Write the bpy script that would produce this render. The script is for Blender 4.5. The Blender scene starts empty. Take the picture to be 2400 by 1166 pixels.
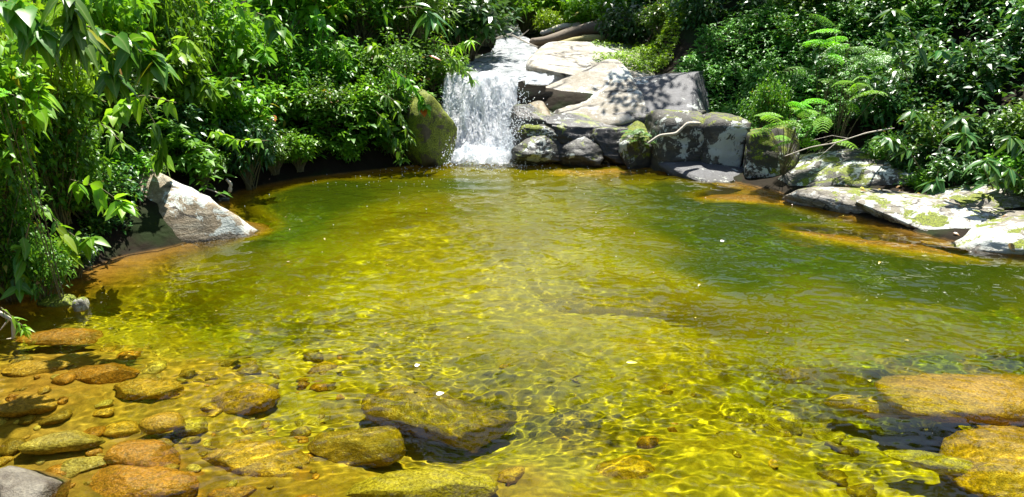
import bpy, bmesh, math, random
import numpy as np
from mathutils import Vector, Matrix, Euler
from mathutils.bvhtree import BVHTree

sc = bpy.context.scene
COL = sc.collection
R = math.radians
# ------------------------------------------------------------------ camera
CAMZ = 2.0; PITCH = 17.0; FOC = 1200 / math.tan(R(33))
cam = bpy.data.cameras.new('camera'); cam_o = bpy.data.objects.new('camera', cam); COL.objects.link(cam_o)
cam.sensor_width = 36; cam.lens = 18 / math.tan(R(33)); cam.clip_start = 0.05; cam.clip_end = 500
cam_o.location = (0, 0, CAMZ); cam_o.rotation_euler = (R(90 - PITCH), 0, 0)
sc.camera = cam_o
# ------------------------------------------------------------------ light
SUN_EL, SUN_AZ = 66.0, 10.0            # behind the waterfall, a little to the right
world = bpy.data.worlds.new('World'); sc.world = world; world.use_nodes = True
wn = world.node_tree
bgn = wn.nodes['Background']; bgn.inputs[1].default_value = 0.07
sky = wn.nodes.new('ShaderNodeTexSky'); sky.sky_type = 'NISHITA'; sky.sun_disc = False
sky.sun_elevation = R(SUN_EL); sky.sun_rotation = R(SUN_AZ)
wn.links.new(sky.outputs[0], bgn.inputs[0])
sun = bpy.data.lights.new('sun', 'SUN'); sun.energy = 5.0; sun.angle = R(0.5); sun.color = (1, .96, .88)
sun_o = bpy.data.objects.new('sun', sun); COL.objects.link(sun_o)
sun_o.rotation_euler = (R(-(90 - SUN_EL)), 0, R(-SUN_AZ))
sun.cycles.is_caustics_light = True
sc.view_settings.view_transform = 'Standard'; sc.view_settings.look = 'None'
sc.view_settings.exposure = 1.35; sc.view_settings.gamma = 1
sc.cycles.use_denoising = True
sc.cycles.max_bounces = 8; sc.cycles.transparent_max_bounces = 16
sc.cycles.caustics_refractive = True; sc.cycles.caustics_reflective = False
sc.cycles.sample_clamp_indirect = 6

# ------------------------------------------------------------------ image -> world helpers (to lay things out)
cp, sp = math.cos(R(PITCH)), math.sin(R(PITCH))
def ray(px, py):
    u = (px - 1200) / FOC; v = (583 - py) / FOC
    return np.array([u, cp + v * sp, -sp + v * cp])
def at0(px, py, z=0.0):
    d = ray(px, py); t = (z - CAMZ) / d[2]; return np.array([0, 0, CAMZ]) + d * t
def aty(px, py, y):
    d = ray(px, py); return np.array([0, 0, CAMZ]) + d * (y / d[1])
def under(px, py, dep):
    p = at0(px, py); d = ray(px, py); d /= np.linalg.norm(d)
    h = d[:2]; s = np.linalg.norm(h); st = s / 1.33; tt = st / math.sqrt(1 - st * st)
    return np.array([p[0] + h[0] / s * tt * dep, p[1] + h[1] / s * tt * dep, -dep])

# ------------------------------------------------------------------ noise
def _h(ix, iy, iz, seed):
    n = (ix * 374761393 + iy * 668265263 + iz * 2147483647 + seed * 1274126177) & 0xffffffff
    n = ((n ^ (n >> 13)) * 1274126177) & 0xffffffff
    n = ((n ^ (n >> 16)) * 2246822519) & 0xffffffff
    return ((n ^ (n >> 15)) & 0xffffff) / float(0xffffff) * 2 - 1
def vnoise(p, seed=0):
    p = np.asarray(p, float); i = np.floor(p).astype(np.int64); f = p - i; f = f * f * (3 - 2 * f)
    out = 0
    for dx in (0, 1):
        wx = f[..., 0] if dx else 1 - f[..., 0]
        for dy in (0, 1):
            wy = f[..., 1] if dy else 1 - f[..., 1]
            for dz in (0, 1):
                wz = f[..., 2] if dz else 1 - f[..., 2]
                out = out + wx * wy * wz * _h(i[..., 0] + dx, i[..., 1] + dy, i[..., 2] + dz, seed)
    return out
def fbm(p, seed=0, oct=4):
    p = np.asarray(p, float); a = 1.0; s = 0; t = 0
    for k in range(oct):
        s = s + a * vnoise(p * 2.03 ** k, seed + k * 17); t += a; a *= .5
    return s / t
def fb2(X, Y, seed=0, oct=4, f=1.0):
    return fbm(np.stack([X * f, Y * f, np.zeros_like(X) + seed * .37], -1), seed, oct)
def sm(x, a=0.0, b=1.0):
    t = np.clip((x - a) / (b - a), 0, 1); return t * t * (3 - 2 * t)

# ------------------------------------------------------------------ mesh helpers
def mesh_np(name, v, faces, smooth=True):
    """faces: list of int arrays, each (n,k)"""
    me = bpy.data.meshes.new(name)
    v = np.ascontiguousarray(v, dtype=np.float32)
    me.vertices.add(len(v)); me.vertices.foreach_set('co', v.ravel())
    if not isinstance(faces, list): faces = [faces]
    loops = np.concatenate([f.ravel() for f in faces]).astype(np.int32)
    tot = np.concatenate([np.full(len(f), f.shape[1]) for f in faces])
    st = np.concatenate([[0], np.cumsum(tot)[:-1]]).astype(np.int32)
    me.loops.add(len(loops)); me.loops.foreach_set('vertex_index', loops)
    me.polygons.add(len(tot)); me.polygons.foreach_set('loop_start', st)
    me.update(); me.validate()
    if smooth: me.polygons.foreach_set('use_smooth', np.ones(len(me.polygons), bool))
    return me
def ribs(me, n):
    a = me.attributes.new('rib', 'FLOAT', 'POINT'); a.data.foreach_set('value', np.tile([1, 0, 1, 0, 0, 1, 0, 0, 1, 0, 1], n).astype(np.float32)); return me
def link(name, me, mat=None, parent=None):
    o = bpy.data.objects.new(name, me); COL.objects.link(o)
    if mat and not me.materials: me.materials.append(mat)
    if parent: o.parent = parent
    return o
def tag(o, label=None, cat=None, group=None, kind=None):
    if label: o['label'] = label
    if cat: o['category'] = cat
    if group: o['group'] = group
    if kind: o['kind'] = kind
    return o
def empty(name, loc, rot=(0, 0, 0), s=(1, 1, 1)):
    o = bpy.data.objects.new(name, None); COL.objects.link(o); o.location = loc; o.rotation_euler = rot; o.scale = s
    o.empty_display_size = .1
    return o
def tube(pts, rads, seg=6):
    pts = np.asarray(pts, float); n = len(pts); rads = np.broadcast_to(rads, (n,))
    T = np.gradient(pts, axis=0); T /= np.linalg.norm(T, axis=1)[:, None] + 1e-9
    ref = np.array([.13, .31, 1.0]) if abs(T[0][2]) < .9 else np.array([1.0, .2, .1])
    A = np.cross(T, ref); A /= np.linalg.norm(A, axis=1)[:, None] + 1e-9; B = np.cross(T, A)
    a = np.arange(seg) / seg * 2 * np.pi
    ring = pts[:, None] + rads[:, None, None] * (np.cos(a)[None, :, None] * A[:, None] + np.sin(a)[None, :, None] * B[:, None])
    v = ring.reshape(-1, 3)
    i = (np.arange(n - 1)[:, None] * seg + np.arange(seg)[None]).ravel()
    j = (np.arange(n - 1)[:, None] * seg + (np.arange(seg)[None] + 1) % seg).ravel()
    return v, np.stack([i, j, j + seg, i + seg], -1)
def joinvf(parts):
    V = []; F = []; o = 0
    for v, f in parts:
        V.append(v); F.append(f + o); o += len(v)
    return np.concatenate(V), np.concatenate(F)
def gridf(n, m):
    i = (np.arange(m - 1)[:, None] * n + np.arange(n - 1)[None]).ravel()
    return np.stack([i, i + 1, i + n + 1, i + n], -1)

# ------------------------------------------------------------------ materials
def newmat(name):
    m = bpy.data.materials.new(name); m.use_nodes = True; nt = m.node_tree
    return m, nt, nt.nodes['Principled BSDF'], nt.nodes['Material Output']
def N(nt, t, **kw):
    n = nt.nodes.new(t)
    for k, v in kw.items():
        if k.startswith('i_'):
            key = k[2:]; key = int(key) if key.isdigit() else key
            n.inputs[key].default_value = v
        else: setattr(n, k, v)
    return n
def noise(nt, vec, scale, detail=4, rough=.6, dist=0.0):
    n = N(nt, 'ShaderNodeTexNoise'); n.inputs['Scale'].default_value = scale; n.inputs['Detail'].default_value = detail
    n.inputs['Roughness'].default_value = rough; n.inputs['Distortion'].default_value = dist
    nt.links.new(vec, n.inputs['Vector']); return n.outputs['Fac']
def ramp(nt, fac, a, b, ca=(0, 0, 0, 1), cb=(1, 1, 1, 1)):
    r = N(nt, 'ShaderNodeValToRGB'); r.color_ramp.elements[0].position = a; r.color_ramp.elements[1].position = b
    r.color_ramp.elements[0].color = ca; r.color_ramp.elements[1].color = cb
    nt.links.new(fac, r.inputs[0]); return r.outputs[0]
def mixc(nt, fac, a, b, mode='MIX'):
    m = N(nt, 'ShaderNodeMix', data_type='RGBA', blend_type=mode)
    for s, x in ((m.inputs[0], fac), (m.inputs[6], a), (m.inputs[7], b)):
        if isinstance(x, (int, float)): s.default_value = x
        elif isinstance(x, tuple): s.default_value = x if len(x) == 4 else x + (1,)
        else: nt.links.new(x, s)
    return m.outputs[2]
def math_(nt, op, a, b=0.0, clamp=False):
    m = N(nt, 'ShaderNodeMath', operation=op, use_clamp=clamp)
    for s, x in zip(m.inputs, (a, b)):
        if isinstance(x, (int, float)): s.default_value = x
        else: nt.links.new(x, s)
    return m.outputs[0]

def rock_material(name, base=(.34, .32, .28), dark=(.10, .09, .07), lichen=.0, moss=.0, stain=(.40, .22, .05), wet=.06,
                  rough=.75, seed=0., wetness=0., strata=0.0, cracks=0.0):
    """granite: speckle, dark weathering, pale lichen, moss, ochre biofilm below the water line"""
    m, nt, P, out = newmat(name); L = nt.links.new
    tc = N(nt, 'ShaderNodeTexCoord'); geo = N(nt, 'ShaderNodeNewGeometry')
    mp = N(nt, 'ShaderNodeMapping'); mp.inputs['Location'].default_value = (seed * 3.1, seed * 1.7, seed)
    L(geo.outputs['Position'], mp.inputs[0]); vec = mp.outputs[0]
    n1 = noise(nt, vec, 2.2, 6, .65, .3); n2 = noise(nt, vec, 9, 5, .7); n3 = noise(nt, vec, 70, 3, .7)
    c = mixc(nt, ramp(nt, n1, .38, .62), dark, base)
    c = mixc(nt, ramp(nt, n2, .35, .65), c, tuple(min(1, x * 1.25) for x in base))
    c = mixc(nt, ramp(nt, n3, .3, .7), mixc(nt, .55, c, (.05, .045, .04)), c)
    if strata:
        mp2 = N(nt, 'ShaderNodeMapping'); mp2.inputs['Rotation'].default_value = (R(12), R(8), 0); mp2.inputs['Scale'].default_value = (1, 1, 9)
        L(geo.outputs['Position'], mp2.inputs[0]); ns = noise(nt, mp2.outputs[0], 2.0, 5, .7)
        c = mixc(nt, math_(nt, 'MULTIPLY', ramp(nt, ns, .47, .40), strata), c, dark)
    if cracks:
        vo = N(nt, 'ShaderNodeTexVoronoi', feature='DISTANCE_TO_EDGE'); vo.inputs['Scale'].default_value = cracks
        mp3 = N(nt, 'ShaderNodeMapping'); mp3.inputs['Scale'].default_value = (.7, 1.5, 2.2); mp3.inputs['Rotation'].default_value = (0, R(10), R(35))
        L(geo.outputs['Position'], mp3.inputs[0])
        nz = N(nt, 'ShaderNodeTexNoise'); nz.inputs['Scale'].default_value = 4; nz.inputs['Detail'].default_value = 5; L(geo.outputs['Position'], nz.inputs['Vector'])
        L(mixc(nt, .35, mp3.outputs[0], nz.outputs[1], 'ADD'), vo.inputs['Vector'])
        ck = math_(nt, 'MULTIPLY', ramp(nt, vo.outputs['Distance'], .015, .06, (1, 1, 1, 1), (0, 0, 0, 1)), ramp(nt, n1, .42, .55))
        c = mixc(nt, ck, c, (.035, .03, .022))
    sep = N(nt, 'ShaderNodeSeparateXYZ'); L(geo.outputs['Position'], sep.inputs[0])
    sepn = N(nt, 'ShaderNodeSeparateXYZ'); L(geo.outputs['Normal'], sepn.inputs[0])
    if lichen:
        nl = noise(nt, vec, 7, 8, .72, .6); nl2 = noise(nt, vec, 1.4, 3, .5)
        f = math_(nt, 'ADD', nl, math_(nt, 'MULTIPLY', math_(nt, 'SUBTRACT', nl2, .5), .8))
        f = ramp(nt, f, .62 - .22 * lichen, .65 - .22 * lichen)
        c = mixc(nt, f, c, (.50, .53, .48))
    # wet band and submerged biofilm
    zz = math_(nt, 'ADD', sep.outputs[2], math_(nt, 'MULTIPLY', math_(nt, 'SUBTRACT', n2, .5), .08))
    fz = ramp(nt, math_(nt, 'MULTIPLY', math_(nt, 'ADD', zz, 1.0), .5), (1 - .03) / 2, (1 + wet) / 2, (1, 1, 1, 1), (0, 0, 0, 1))
    wetc = mixc(nt, 1.0, c, (.42, .37, .28), 'MULTIPLY')
    c = mixc(nt, fz, c, wetc)
    fs = ramp(nt, math_(nt, 'MULTIPLY', math_(nt, 'ADD', zz, 1.0), .5), .485, .5, (1, 1, 1, 1), (0, 0, 0, 1))
    st = mixc(nt, ramp(nt, n1, .35, .65), tuple(x * .55 for x in stain), stain)
    st = mixc(nt, ramp(nt, n2, .4, .75), st, tuple(min(1, x * 1.5) for x in stain))
    st = mixc(nt, ramp(nt, n3, .38, .58), mixc(nt, .6, st, (.06, .035, .01)), st)
    c = mixc(nt, fs, c, st)
    if moss:
        nm = noise(nt, vec, 4.5, 7, .7, .4)
        f = math_(nt, 'ADD', nm, math_(nt, 'MULTIPLY', sepn.outputs[2], .12))
        f = ramp(nt, f, .66 - .25 * moss, .70 - .25 * moss)
        f = math_(nt, 'MULTIPLY', f, math_(nt, 'SUBTRACT', 1.0, fs))
        mc = mixc(nt, ramp(nt, n3, .35, .65), mixc(nt, n2, (.012, .018, .003), (.05, .06, .006)), mixc(nt, n2, (.09, .13, .008), (.38, .44, .015)))
        c = mixc(nt, f, c, mc)
    L(c, P.inputs['Base Color'])
    rr = mixc(nt, fz, (rough,) * 3, (.22,) * 3) if not wetness else (rough * (1 - wetness) + .2 * wetness,) * 3 + (1,)
    if isinstance(rr, tuple): P.inputs['Roughness'].default_value = rr[0]
    else: L(rr, P.inputs['Roughness'])
    P.inputs['Specular IOR Level'].default_value = .4 + .1 * wetness
    b = N(nt, 'ShaderNodeBump'); b.inputs['Strength'].default_value = .7; b.inputs['Distance'].default_value = .03
    hh = math_(nt, 'ADD', n2, math_(nt, 'MULTIPLY', n3, .35)); L(hh, b.inputs['Height']); L(b.outputs[0], P.inputs['Normal'])
    return m

def leaf_material(name, c1, c2, spec=.5, rough=.34, trans=.4, tint=(1.0, 1.0, .35), rare=None):
    m, nt, P, out = newmat(name); L = nt.links.new
    geo = N(nt, 'ShaderNodeNewGeometry'); oi = N(nt, 'ShaderNodeObjectInfo')
    c = mixc(nt, geo.outputs['Random Per Island'], c1, c2)
    v = N(nt, 'ShaderNodeHueSaturation'); L(c, v.inputs['Color'])
    L(math_(nt, 'ADD', math_(nt, 'MULTIPLY', oi.outputs['Random'], .5), .75), v.inputs['Value'])
    L(math_(nt, 'ADD', math_(nt, 'MULTIPLY', oi.outputs['Random'], .03), .485), v.inputs['Hue'])
    c = v.outputs[0]
    rb = N(nt, 'ShaderNodeAttribute', attribute_name='rib')
    c = mixc(nt, math_(nt, 'MULTIPLY', math_(nt, 'POWER', rb.outputs['Fac'], 9.0), .7), c, (.35, .48, .14))
    if rare:
        w = math_(nt, 'FRACT', math_(nt, 'MULTIPLY', geo.outputs['Random Per Island'], 57.31))
        c = mixc(nt, math_(nt, 'GREATER_THAN', w, rare[1]), c, rare[0])
    L(c, P.inputs['Base Color']); P.inputs['Roughness'].default_value = rough; P.inputs['Specular IOR Level'].default_value = spec
    t = N(nt, 'ShaderNodeBsdfTranslucent')
    tcn = mixc(nt, 1.0, mixc(nt, .35, c, (.40, .72, .06)), tint, 'MULTIPLY')
    L(mixc(nt, .55, c, tcn), t.inputs[0])
    mx = N(nt, 'ShaderNodeMixShader'); mx.inputs[0].default_value = trans
    L(P.outputs[0], mx.inputs[1]); L(t.outputs[0], mx.inputs[2]); L(mx.outputs[0], out.inputs[0])
    return m
def bark_material(name, a=(.10, .07, .045), b=(.2, .16, .11)):
    m, nt, P, out = newmat(name); geo = N(nt, 'ShaderNodeNewGeometry')
    n = noise(nt, geo.outputs['Position'], 25, 5, .7)
    nt.links.new(mixc(nt, n, a, b), P.inputs['Base Color']); P.inputs['Roughness'].default_value = .8
    bb = N(nt, 'ShaderNodeBump'); bb.inputs['Distance'].default_value = .01; nt.links.new(n, bb.inputs['Height']); nt.links.new(bb.outputs[0], P.inputs['Normal'])
    return m

# ------------------------------------------------------------------ terrain
SH = [(-420, 1000), (-160, 800), (-20, 700), (150, 655), (270, 605), (420, 575), (560, 530), (500, 482), (560, 446), (700, 418), (900, 396),
      (1030, 380), (1235, 380), (1400, 384), (1560, 396), (1700, 420), (1820, 450), (1980, 500), (2200, 560), (2420, 596), (2800, 640)]
poly = [at0(*p)[:2] for p in SH] + [np.array([7.5, 3.0]), np.array([7.5, -3.0]), np.array([-5.0, -3.0]), np.array([-3.6, 0.5])]
poly = np.array(poly)
def sdist(X, Y):
    d = np.full(X.shape, 1e9); ins = np.zeros(X.shape, bool)
    for a, b in zip(poly, np.roll(poly, -1, 0)):
        e = b - a; t = np.clip(((X - a[0]) * e[0] + (Y - a[1]) * e[1]) / (e @ e), 0, 1)
        d = np.minimum(d, np.hypot(X - a[0] - t * e[0], Y - a[1] - t * e[1]))
        c = ((a[1] > Y) != (b[1] > Y)) & (X < (b[0] - a[0]) * (Y - a[1]) / (b[1] - a[1] + 1e-12) + a[0])
        ins ^= c
    return np.where(ins, d, -d)
DEP = [(1200, 1160, .34), (700, 1160, .25), (200, 1160, .16), (1700, 1160, .42), (2300, 1160, .50), (100, 900, .14), (400, 900, .24),
       (800, 900, .42), (1300, 800, .42), (1500, 800, .42), (1800, 900, .72), (2200, 820, .95), (500, 700, .85), (600, 640, 1.2), (700, 570, 1.1), (520, 690, .9), (900, 470, 1.0), (1600, 500, 1.1),
       (850, 640, .70), (1000, 600, .48), (1200, 640, .45), (1150, 720, .50), (1050, 540, .55), (1300, 570, .6), (1350, 680, .65), (1500, 640, .75), (1800, 680, 1.3),
       (2150, 680, 1.5), (1700, 560, 1.25), (1600, 620, 1.2), (1750, 760, 1.1), (1050, 1040, .8), (2200, 1010, .85), (1400, 520, .95), (1100, 480, 1.0), (750, 500, 1.25), (1500, 415, .3), (1750, 470, .32),
       (2000, 570, 1.3), (350, 640, .2), (650, 440, .35), (1130, 420, 1.0), (950, 420, .5), (600, 770, .75), (1000, 960, .45), (2380, 700, 1.3), (2250, 600, .5)]
DW = [(*under(a, b, c)[:2], c) for a, b, c in DEP]
def H(X, Y):
    X = np.asarray(X, float); Y = np.asarray(Y, float)
    sd = sdist(X, Y)
    num = 0; den = 0
    for x, y, c in DW:
        w = 1 / ((X - x) ** 2 + (Y - y) ** 2 + .03) ** 1.6; num = num + w * c; den = den + w
    dep = num / den
    zin = -dep * sm(sd, -.02, .55) + .05 * fb2(X, Y, 3, 4, 1.6) * sm(sd, 0, .5)
    d = np.maximum(-sd, 0)
    left = .10 * sm(d, 0, .3) + .62 * np.minimum(d, 3.5) + .2 * np.maximum(d - 3.5, 0)
    right = .02 + .16 * np.minimum(d, 1.3) + .72 * np.clip(d - 1.3, 0, 2.6) + .22 * np.maximum(d - 3.9, 0)
    back = .78 * sm(d, .15, 1.0) + .07 * np.maximum(d - .7, 0)
    wl = 1 - sm(X, -1.6, -.9)                       # left side
    xr = .25 + .25 * (Y - 11)                        # the stream bears slightly right going up
    wr = sm(X - np.clip(xr, 0, 1.2), 1.3, 2.3)
    wb = sm(Y, 9.9, 10.8)
    side = np.where(X < 0, left, right)
    mid = back + .5 * np.maximum(np.abs(X - .0) - 2.5, 0)
    z = side * (1 - wb) + wb * (left * wl + right * wr + mid * np.clip(1 - wl - wr, 0, 1))
    far = sm(Y, 17.5, 22) * (.25 * np.maximum(Y - 17.5, 0)); z = z + np.minimum(far, 6)
    z = np.minimum(z, 9 + .02 * d) + (.10 * fb2(X, Y, 5, 5, .9)) * sm(d, .1, .8)
    return np.where(sd > 0, zin, z)
def H1(x, y): return float(H(np.array([x]), np.array([y]))[0])
def warp(a, b, n, c, k):
    t = np.linspace(-1, 1, n); s = np.sinh(t * k) / np.sinh(k)
    return c + np.where(s < 0, s * (c - a), s * (b - c))
gx = warp(-70, 70, 420, .3, 3.6); gy = warp(-60, 90, 460, 6.0, 3.4)
GX, GY = np.meshgrid(gx, gy); GZ = H(GX, GY)
sdg = sdist(GX, GY)

m, nt, P, out = newmat('forest_floor_and_bed'); L = nt.links.new
geo = N(nt, 'ShaderNodeNewGeometry'); vec = geo.outputs['Position']
sep = N(nt, 'ShaderNodeSeparateXYZ'); L(vec, sep.inputs[0])
n1 = noise(nt, vec, 1.1, 5, .6, .4); n2 = noise(nt, vec, 6, 6, .7, .3); n3 = noise(nt, vec, 60, 3, .7)
sand = mixc(nt, ramp(nt, n1, .36, .64), (.38, .29, .08), (.66, .49, .13))
sand = mixc(nt, ramp(nt, math_(nt, 'ADD', sep.outputs[2], 1.6), .60, 1.12), (.27, .33, .06), sand)
sand = mixc(nt, ramp(nt, n2, .40, .68), mixc(nt, .55, sand, (.10, .11, .02)), sand)
n4 = noise(nt, vec, 3.2, 6, .65, .8)
sand = mixc(nt, ramp(nt, n4, .50, .56), sand, mixc(nt, n2, (.20, .15, .03), (.42, .30, .07)))
shal = ramp(nt, math_(nt, 'ADD', sep.outputs[2], math_(nt, 'MULTIPLY', n1, .25)), -.28 + .5, .02 + .5) if False else ramp(nt, math_(nt, 'ADD', math_(nt, 'ADD', sep.outputs[2], .9), math_(nt, 'MULTIPLY', math_(nt, 'SUBTRACT', n1, .5), .6)), .50, .78)
sand = mixc(nt, shal, sand, mixc(nt, n2, (.24, .11, .02), (.50, .27, .06)))
vp = N(nt, 'ShaderNodeTexVoronoi', feature='SMOOTH_F1'); vp.inputs['Scale'].default_value = 7.5; vp.inputs['Smoothness'].default_value = .25
dv = N(nt, 'ShaderNodeTexNoise'); dv.inputs['Scale'].default_value = 3; L(vec, dv.inputs['Vector']); L(mixc(nt, .25, vec, dv.outputs[1], 'ADD'), vp.inputs['Vector'])
pc = N(nt, 'ShaderNodeSeparateColor'); L(vp.outputs['Color'], pc.inputs[0])
peb = mixc(nt, pc.outputs[0], (.16, .10, .025), (.50, .36, .09)); peb = mixc(nt, math_(nt, 'GREATER_THAN', pc.outputs[1], .75), peb, (.40, .17, .03))
peb = mixc(nt, ramp(nt, vp.outputs['Distance'], .30, .62), peb, (.09, .07, .02))
stony = ramp(nt, math_(nt, 'SUBTRACT', math_(nt, 'MULTIPLY', n1, .8), math_(nt, 'MULTIPLY', math_(nt, 'ADD', sep.outputs[1], math_(nt, 'MULTIPLY', sep.outputs[0], .35)), .12)), -.22 + .15, .02 + .15)
sand = mixc(nt, math_(nt, 'MULTIPLY', stony, .75), sand, peb)
sand = mixc(nt, ramp(nt, n3, .3, .6), mixc(nt, .45, sand, (.12, .08, .02)), sand)
soil = mixc(nt, n2, (.008, .006, .003), (.025, .018, .010))
soil = mixc(nt, ramp(nt, n1, .5, .6), soil, (.015, .025, .006))
fz = ramp(nt, math_(nt, 'MULTIPLY', math_(nt, 'ADD', sep.outputs[2], 1.0), .5), .49, .505)
P.inputs['Specular IOR Level'].default_value = .1; L(mixc(nt, fz, sand, soil), P.inputs['Base Color']); P.inputs['Roughness'].default_value = .85
b = N(nt, 'ShaderNodeBump'); b.inputs['Distance'].default_value = .03; b.inputs['Strength'].default_value = .6; L(math_(nt, 'SUBTRACT', n2, math_(nt, 'MULTIPLY', vp.outputs['Distance'], 1.2)), b.inputs['Height']); L(b.outputs[0], P.inputs['Normal'])
M_GROUND = m
ground = link('ground', mesh_np('ground', np.stack([GX, GY, GZ], -1).reshape(-1, 3), gridf(len(gx), len(gy))), M_GROUND)
tag(ground, 'stream bed and sloping forest floor around the pool', kind='structure'); ground.cycles.is_caustics_receiver = True
UNDER = [ground]

# ------------------------------------------------------------------ rocks
_ic = {}
def ico(n):
    if n not in _ic:
        bm = bmesh.new(); bmesh.ops.create_icosphere(bm, subdivisions=n, radius=1)
        v = np.array([x.co[:] for x in bm.verts]); f = np.array([[q.index for q in p.verts] for p in bm.faces]); bm.free()
        _ic[n] = (v, f)
    return _ic[n]
def rock_mesh(name, half, seed, p=2.6, amp=.16, cuts=6, sub=5, fine=.012, freq=1.3, steps=0.0):
    v, f = ico(sub); rng = np.random.default_rng(seed)
    r = (np.abs(v) ** p).sum(1) ** (-1 / p); w = v * r[:, None]
    w = w * (1 + amp * fbm(v * freq + seed * 7.7, seed, 4))[:, None]
    for k in range(cuts):
        n = rng.normal(size=3); n /= np.linalg.norm(n); c = rng.uniform(.62, .9)
        pr = w @ n; w = w - n[None] * (np.maximum(pr - c, 0) * .85)[:, None]
    if steps:                                   # bedding cracks: thin grooves and offset layers
        q = w[:, 2] * 3.2 + .5 * fbm(w * 1.5 + seed, seed, 3); lay = np.floor(q); fr_ = q - lay
        off = vnoise(np.stack([lay * 3.7, lay * 0 + seed, lay * 0], -1), seed)
        gr = np.exp(-(np.minimum(fr_, 1 - fr_) / .07) ** 2)
        w[:, :2] *= (1 + steps * (.8 * off - .8 * gr))[:, None]
    w = w * np.array(half)[None]
    nn = w / (np.linalg.norm(w, axis=1)[:, None] + 1e-9)
    w = w + nn * (fine * 2.2 * fbm(w * 5 + seed, seed + 3, 4) + fine * .6 * fbm(w * 24 + seed, seed + 9, 3))[:, None]
    return mesh_np(name, w, f)
def rock(name, loc, half, rot, seed, mat, label, cat='rock', group=None, **kw):
    o = link(name, rock_mesh(name, half, seed, **kw), mat)
    o.location = loc; o.rotation_euler = [R(a) for a in rot]
    tag(o, label, cat, group); o.cycles.is_caustics_receiver = True
    if loc[2] - max(half) < .05: UNDER.append(o)
    return o
def prock(name, x0, x1, y0, y1, y, thick, rot, seed, mat, label, **kw):
    a = aty(x0, (y0 + y1) / 2, y); b2 = aty(x1, (y0 + y1) / 2, y); t = aty((x0 + x1) / 2, y0, y); bo = aty((x0 + x1) / 2, y1, y)
    hx = (b2[0] - a[0]) / 2 * 1.2; hz = (t[2] - bo[2]) / 2 * 1.2; kw.setdefault('steps', .045)
    c = (a + b2) / 2; c[2] = (t[2] + bo[2]) / 2
    return rock(name, c, (hx, thick, hz), rot, seed, mat, label, **kw)

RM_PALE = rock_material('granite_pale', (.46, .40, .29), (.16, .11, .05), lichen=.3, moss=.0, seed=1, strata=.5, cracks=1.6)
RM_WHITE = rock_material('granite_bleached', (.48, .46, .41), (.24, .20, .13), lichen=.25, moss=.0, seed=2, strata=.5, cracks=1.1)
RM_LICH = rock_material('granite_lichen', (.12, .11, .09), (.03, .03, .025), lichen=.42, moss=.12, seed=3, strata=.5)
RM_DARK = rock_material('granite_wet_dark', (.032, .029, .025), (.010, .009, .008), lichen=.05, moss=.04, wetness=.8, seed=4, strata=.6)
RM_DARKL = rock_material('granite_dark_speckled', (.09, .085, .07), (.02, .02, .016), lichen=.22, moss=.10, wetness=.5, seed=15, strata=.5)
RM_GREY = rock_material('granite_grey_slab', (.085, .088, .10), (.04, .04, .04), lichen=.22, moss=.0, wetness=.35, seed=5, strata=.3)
RM_MOSS = rock_material('granite_mossy', (.10, .08, .035), (.03, .025, .012), lichen=.0, moss=.84, seed=6)
RM_MOSSD = rock_material('granite_dark_moss', (.05, .045, .03), (.02, .018, .012), lichen=.1, moss=.42, seed=13)
RM_GOLD = rock_material('stone_golden', stain=(.52, .30, .05), seed=7)
RM_ORNG = rock_material('stone_orange', stain=(.44, .20, .03), seed=8)
RM_YELL = rock_material('stone_yellow', stain=(.55, .42, .12), seed=9)
RM_BRWN = rock_material('stone_brown', stain=(.30, .19, .035), seed=10)
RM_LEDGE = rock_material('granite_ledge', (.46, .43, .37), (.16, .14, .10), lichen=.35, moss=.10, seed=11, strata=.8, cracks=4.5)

def xs(px, y, z): return (px - 1200) / FOC * (y * cp - (z - CAMZ) * sp)
RM_TAN2 = rock_material('granite_coarse', (.20, .18, .13), (.08, .06, .035), seed=16)
RM_TAN = rock_material('granite_tan_wet', (.26, .20, .09), (.10, .075, .035), wetness=.6, seed=14, strata=.6)
# emergent rocks
rock('boulder', aty(372, 510, 7.05) + np.array([0, 0.12, -.10]), (1.02, .64, .50), (8, 27, -8), 11, RM_PALE,
     'pale sloping boulder at the left bank, its lichen spotted ridge running into the pool', 'boulder', p=2.2, cuts=6, amp=.22, freq=1.9, fine=.02)
rock('boulder', aty(230, 600, 6.5) + np.array([0, .15, -.1]), (.42, .4, .3), (0, 15, 10), 12, RM_LICH,
     'low grey rock half buried under drooping leaves left of the pale sloping boulder', 'boulder')
prock('boulder', 950, 1060, 225, 392, 10.75, .62, (0, 4, 10), 13, RM_MOSS, 'rounded mossy boulder standing against the left edge of the waterfall', cat='boulder', p=2.25, cuts=4, amp=.16, freq=1.7, steps=0.0, fine=.02)
# right of the fall
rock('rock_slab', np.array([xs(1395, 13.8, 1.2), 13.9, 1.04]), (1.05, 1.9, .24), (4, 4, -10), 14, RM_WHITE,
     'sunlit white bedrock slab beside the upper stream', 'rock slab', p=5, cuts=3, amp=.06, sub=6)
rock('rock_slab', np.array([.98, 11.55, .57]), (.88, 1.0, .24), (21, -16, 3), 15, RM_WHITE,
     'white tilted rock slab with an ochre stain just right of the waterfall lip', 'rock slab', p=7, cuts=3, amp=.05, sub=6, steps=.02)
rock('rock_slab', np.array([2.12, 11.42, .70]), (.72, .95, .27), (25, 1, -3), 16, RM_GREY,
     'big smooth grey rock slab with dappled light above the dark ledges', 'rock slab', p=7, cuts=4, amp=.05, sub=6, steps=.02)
rock('rock', np.array([.33, 10.95, .46]), (.24, .40, .15), (24, -22, 6), 17, RM_TAN, 'wet tan rock apron touching the right side of the waterfall', p=4, cuts=4)
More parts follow.
